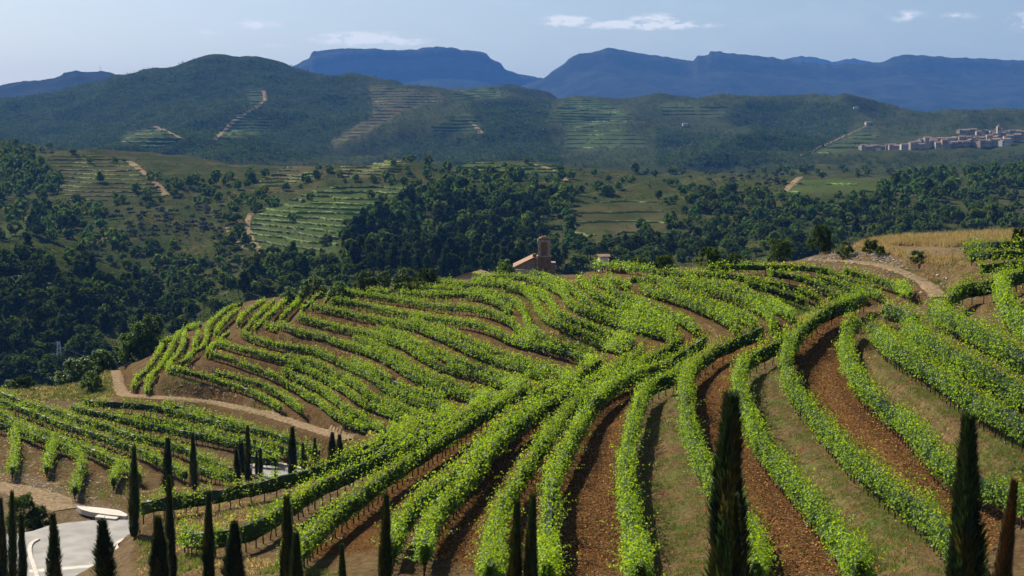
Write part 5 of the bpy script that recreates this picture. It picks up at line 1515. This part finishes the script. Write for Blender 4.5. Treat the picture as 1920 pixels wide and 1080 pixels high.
# ------------------------------------------------------------------ pylon and cables
p = cast(112, 700, 0, ymin=400)
if p is None: p = at_depth(112, 705, 500)
p[2] = surf(p[0], p[1]); PYY = p[1]
tpz = at_depth(112, 640, PYY)[2] - p[2]
py_ = link('pylon', None, loc=p, label='grey lattice power pylon in the valley at the left', cat='pylon')
py_.rotation_euler = (0, 0, 0.5)
H = tpz; b = 1.3; t_ = 0.35
for sx in (-1, 1):
    for sy in (-1, 1):
        mb = MB(); mb.bar((sx * b, sy * b, -1), (sx * t_, sy * t_, H), 0.09, 4); link('leg', mb.mesh('leg', M_METAL), py_)
for k in range(7):
    f0, f1 = k / 7, (k + 1) / 7; w0, w1 = b + (t_ - b) * f0, b + (t_ - b) * f1; mb = MB()
    for s_ in (-1, 1):
        mb.bar((-w0, s_ * w0, H * f0), (w1, s_ * w1, H * f1), 0.055, 3); mb.bar((w0, s_ * w0, H * f0), (-w1, s_ * w1, H * f1), 0.055, 3)
        mb.bar((s_ * w0, -w0, H * f0), (s_ * w1, w1, H * f1), 0.055, 3)
    link('brace', mb.mesh('brace', M_METAL), py_)
ARM = []
for k, (f, l, sd_) in enumerate(((0.97, 2.6, -1), (0.80, 2.4, 1), (0.62, 2.8, -1))):
    mb = MB(); mb.bar((0, 0, H * f), (sd_ * l, 0, H * f - 0.1), 0.10, 4, 0.06); mb.bar((0, 0, H * f - 0.8), (sd_ * l, 0, H * f - 0.1), 0.08, 4, 0.05); link('crossarm', mb.mesh('crossarm', M_METAL), py_)
    ARM.append((sd_ * l, 0, H * f - 0.2))
for k, a in enumerate(ARM):
    w = Matrix.Rotation(0.5, 3, 'Z') @ Vector(a) + Vector(p)
    en = Vector(at_depth(330 + 20 * k, 700 + 10 * k, 470))
    mb = MB(); n = 14; pr = None
    for i in range(n + 1):
        f = i / n; q = w.lerp(en, f); q.z -= 6 * 4 * f * (1 - f) * 0.35
        if pr is not None: mb.bar(pr, q, 0.035, 3)
        pr = q
    link('power_cable', mb.mesh('power_cable', M_METAL), label='%s cable running right from the valley pylon' % ('top', 'middle', 'lowest')[k], cat='cable', group='pylon cables')

# ------------------------------------------------------------------ rocks, scree, grass, poppies
def rock(seed):
    r = np.random.default_rng(seed); mb = MB(); V = []; n, m = 7, 5
    for i in range(m):
        f = math.pi * (i + 0.5) / m
        for k in range(n):
            a = 2 * math.pi * k / n; q = r.uniform(0.75, 1.15); V.append((math.cos(a) * math.sin(f) * q, math.sin(a) * math.sin(f) * q * 0.8, math.cos(f) * 0.55 * q))
    Fs = [(i * n + k, i * n + (k + 1) % n, (i + 1) * n + (k + 1) % n, (i + 1) * n + k) for i in range(m - 1) for k in range(n)] + [tuple(range(n))[::-1], tuple(range((m - 1) * n, m * n))]
    return V, Fs


RKS = []
for i in range(4):
    V, Fs = rock(500 + i); me = bpy.data.meshes.new('rock'); me.from_pydata(V, [], Fs); me.materials.append(M_ROCK); RKS.append(me)
for n, (x, y, w, lab) in enumerate(((1768, 521, 13, 'largest pale boulder below the knoll bank'), (1759, 508, 9, 'flat pale boulder above the largest one'), (1776, 513, 9, 'grey boulder right of the flat one'), (1750, 506, 6, 'small stone left of the flat boulder'),
                           (1600, 496, 9, 'dark flat rock at the left of the stony track'), (1727, 556, 10, 'pale flat stone beside the end of the top vine row'), (1742, 563, 7, 'small pale stone at the foot of the stony track'), (1887, 829, 9, 'white stone on the bank right of the tall cypress'),
                           (1445, 722, 5, 'pale stone on the grassy bank below the vines'), (1240, 826, 7, 'flat pale stone on the left grassy bank'), (115, 935, 8, 'grey stone on the bare soil by the road'), (165, 776, 6, 'pale stone beside the lower left vines'))):
    p = cast(x, y, 0, ymax=330)
    if p is None: continue
    p[2] = surf(p[0], p[1]) + 0.05; s_ = w * p[1] / F / 2
    o = link('rock', RKS[n % 4], loc=p, label=lab, cat='rock', group='loose rocks'); o.scale = (s_, s_, s_); o.rotation_euler = (rng.normal(0, .2), rng.normal(0, .2), rng.uniform(0, 6))


def scatter(polys, n, ymax=330):
    out = []
    for poly in polys:
        A_ = np.array(poly); x0, y0 = A_.min(0); x1, y1 = A_.max(0); k = 0; tr = 0
        while k < n and tr < n * 6:
            tr += 1; x, y = rng.uniform(x0, x1), rng.uniform(y0, y1)
            if not inpoly(x, y, poly): continue
            p = cast(x, y, 0, ymax=ymax)
            if p is None: continue
            p[2] = surf(p[0], p[1]); out.append(p); k += 1
    return np.array(out)


Vs, Fs, o = [], [], 0
SC2 = [(1490, 492), (1560, 474), (1640, 470), (1700, 490), (1620, 496), (1560, 488)]
sp = np.concatenate([scatter([SC2], 700), scatter([SCREE], 500), scatter([[(70, 750), (150, 735), (200, 745), (150, 765), (100, 770)]], 160), scatter([OPEN[:4] + [(250, 985), (0, 960)]], 500), scatter([[(0, 790), (150, 850), (260, 900), (260, 960), (0, 900)]], 500), scatter([[(260, 715), (330, 700), (520, 765), (560, 800), (330, 750)]], 260)])
for p in sp:
    V, Fc = rock(int(rng.integers(0, 99999))); V = np.array(V); s_ = rng.uniform(0.04, 0.08 + 0.16 * rng.random()) * (1.0 if p[1] > 150 else 0.6)
    Vs.append(V * s_ * np.array([1.3, 1, 0.8]) + p); Fs += [tuple(i + o for i in f) for f in Fc]; o += len(V)
me = bpy.data.meshes.new('scree'); me.from_pydata(np.concatenate(Vs).tolist(), [], Fs); me.materials.append(M_ROCK)
link('scree', me, kind='stuff', label='loose slate stones on the bank and bare soil')


def blades(name, pts, hmin, hmax, per, mat, label, width=0.035, lean=0.35, tintr=(0.7, 1.3)):
    n = len(pts) * per; B = np.repeat(pts, per, 0) + np.column_stack([rng.normal(0, 0.18, (n, 2)), np.zeros(n) - 0.03])
    h = rng.uniform(hmin, hmax, n); a = rng.uniform(0, 6.28, n)
    sd = np.stack([np.cos(a), np.sin(a), 0 * a], 1) * (width * rng.uniform(0.6, 1.4, n))[:, None]
    tp = B + np.column_stack([rng.normal(0, lean, (n, 2)) * h[:, None], h])
    V = np.stack([B - sd, B + sd, tp], 1).reshape(-1, 3); b = rng.uniform(*tintr, n)
    c = np.repeat(np.stack([b, b * rng.uniform(0.9, 1.1, n), b * rng.uniform(0.8, 1.2, n)], 1), 3, 0)
    return link(name, mesh_from(name, V, np.arange(n * 3).reshape(-1, 3), mat, False, c), kind='stuff', label=label)


blades('dry_grass', scatter([[(1600, 450), (1700, 440), (1915, 437), (1915, 462), (1810, 458), (1790, 464), (1700, 461), (1620, 458)]], 2200), 0.35, 0.9, 9, M_GRASS, 'tall golden grass on the knoll')
blades('dry_grass', scatter([[(1535, 478), (1600, 452), (1660, 458), (1720, 480), (1800, 482), (1820, 505), (1740, 492), (1640, 470)]], 700), 0.2, 0.5, 7, M_GRASS, 'sparse dry grass on the knoll bank')
BANKS = [strip(T[0], T[1]), strip(T[2], T[3]), strip(T[4], T[5])]
bp = scatter(BANKS, 2200)
nz_ = fbm(bp[:, 0] / 1.6, bp[:, 1] / 1.6, 3, 61)
blades('bank_grass', bp[nz_ > 0.46], 0.08, 0.28, 9, M_WEED, 'short weeds on the banks between the near vine rows', 0.02, 0.5)
blades('bank_straw', bp[nz_ <= 0.5], 0.06, 0.22, 5, M_GRASS, 'dry straw on the banks between the near vine rows', 0.018, 0.7, (0.25, 0.7))
blades('weeds', np.concatenate([scatter([WEEDS], 1700), scatter([[(90, 745), (205, 700), (215, 740), (150, 752)]], 300)]), 0.15, 0.55, 8, M_WEED, 'green and rusty weeds left of the sandy track', 0.05, 0.4)
blades('dry_grass', scatter([WEEDS], 900), 0.15, 0.5, 7, M_GRASS, 'dry straw among the weeds left of the sandy track', 0.05, 0.4)
SL = [strip(ROWS['slope'][i], ROWS['slope'][i + 1]) for i in (5, 6, 8, 10, 12)] + [strip(ROWS['shoulder'][i], ROWS['shoulder'][i + 1]) for i in (1, 3, 5)] + [[(1450, 545), (1500, 560), (1530, 590), (1500, 600), (1470, 580)]]
SL += [[(0, 790), (150, 850), (260, 900), (260, 960), (0, 900)], [(265, 965), (420, 945), (540, 930), (520, 975), (330, 1005)], [(255, 1005), (345, 1025), (560, 1060), (640, 1078), (265, 1078)], [(260, 715), (330, 700), (520, 765), (560, 800), (330, 750)]]
gp = scatter(SL, 420); nz2 = fbm(gp[:, 0] / 4, gp[:, 1] / 4, 3, 63)
blades('slope_weeds', gp[nz2 > 0.5], 0.12, 0.35, 10, M_WEED, 'patches of green weeds between the rows of the middle slope', 0.05, 0.4)
blades('slope_straw', gp[nz2 <= 0.5], 0.1, 0.3, 6, M_GRASS, 'dry straw between the rows of the middle slope', 0.045, 0.5, (0.5, 1.0))
pp = scatter(BANKS, 45)
mbp = MB()
for p in pp:
    for k in range(4):
        a = k * math.pi / 2 + rng.random(); c_ = Vector(p) + Vector((0, 0, rng.uniform(0.22, 0.36)))
        q = [c_, c_ + Vector((math.cos(a) * .06, math.sin(a) * .06, .03)), c_ + Vector((math.cos(a + .8) * .08, math.sin(a + .8) * .08, .045)), c_ + Vector((math.cos(a + 1.6) * .06, math.sin(a + 1.6) * .06, .03))]
        mbp.add(q, [(0, 1, 2, 3)])
link('poppies', mbp.mesh('poppies', M_POPPY), kind='stuff', label='scattered red poppies on the grassy banks')
# clods and wood chips on the tilled alleys
TILL = [strip(G[8], T[0]), strip(T[1], T[2]), strip(T[3], T[4]), strip(G[7], G[8]), strip(G[6], G[7])]
cp_ = scatter(TILL, 5500)
n = len(cp_); D1 = rand_dirs(n); D1[:, 2] *= 0.25; D1 /= np.linalg.norm(D1, axis=1, keepdims=True); D2 = ortho(D1)
V, Fq = kites(cp_ + np.array([0, 0, 0.05]), D1, D2, rng.uniform(0.05, 0.17, n), 0.6, 0.3)
b_ = rng.uniform(0.7, 2.0, n)
M_CHIP = leafmat('soil_clod', (0.20, 0.105, 0.045), (0.05, 0.03, 0.01), 0.05, 0.95, 0.05)
link('mulch', mesh_from('mulch', V, Fq, M_CHIP, False, np.repeat(np.stack([b_, b_, b_], 1), 4, 0)), kind='stuff', label='coarse brown clods and chips in the alleys')

bkp = scatter([SCREE, [(1680, 470), (1800, 470), (1830, 540), (1760, 545), (1700, 500)]], 420)
nz4 = fbm(bkp[:, 0] / 3, bkp[:, 1] / 3, 3, 69)
blades('bank_tufts', bkp[nz4 > 0.48], 0.12, 0.45, 9, M_GRASS, 'dry tufts on the stony bank below the knoll', 0.03, 0.5, (0.3, 0.8))
blades('bank_herbs', bkp[nz4 < 0.44], 0.1, 0.35, 9, M_WEED, 'green tufts on the stony bank below the knoll', 0.03, 0.5, (0.4, 0.9))
wp = scatter(TILL, 260); nz3 = fbm(wp[:, 0] / 2.5, wp[:, 1] / 2.5, 3, 65)
blades('alley_weeds', wp[nz3 > 0.52], 0.06, 0.22, 9, M_WEED, 'sparse weeds in the tilled alleys', 0.02, 0.5)

# ------------------------------------------------------------------ haze in the air
zlo = float(VG[..., 2].min()) - 1.0
zhi = 740.0
hb = MB(); hb.box(-9500, 9500, -1000, 12600, min(zlo, -400), zhi)
M_HAZE, N, L = newmat('haze_air')
o_ = N.new('ShaderNodeOutputMaterial'); pv = N.new('ShaderNodeVolumePrincipled')
pv.inputs['Color'].default_value = (0.13, 0.37, 1.0, 1); pv.inputs['Density'].default_value = 0.62e-4; pv.inputs['Anisotropy'].default_value = 0.0
L.new(pv.outputs[0], o_.inputs['Volume'])
link('haze', hb.mesh('haze', M_HAZE), kind='stuff', label='thin blue haze over the valley and mountains')
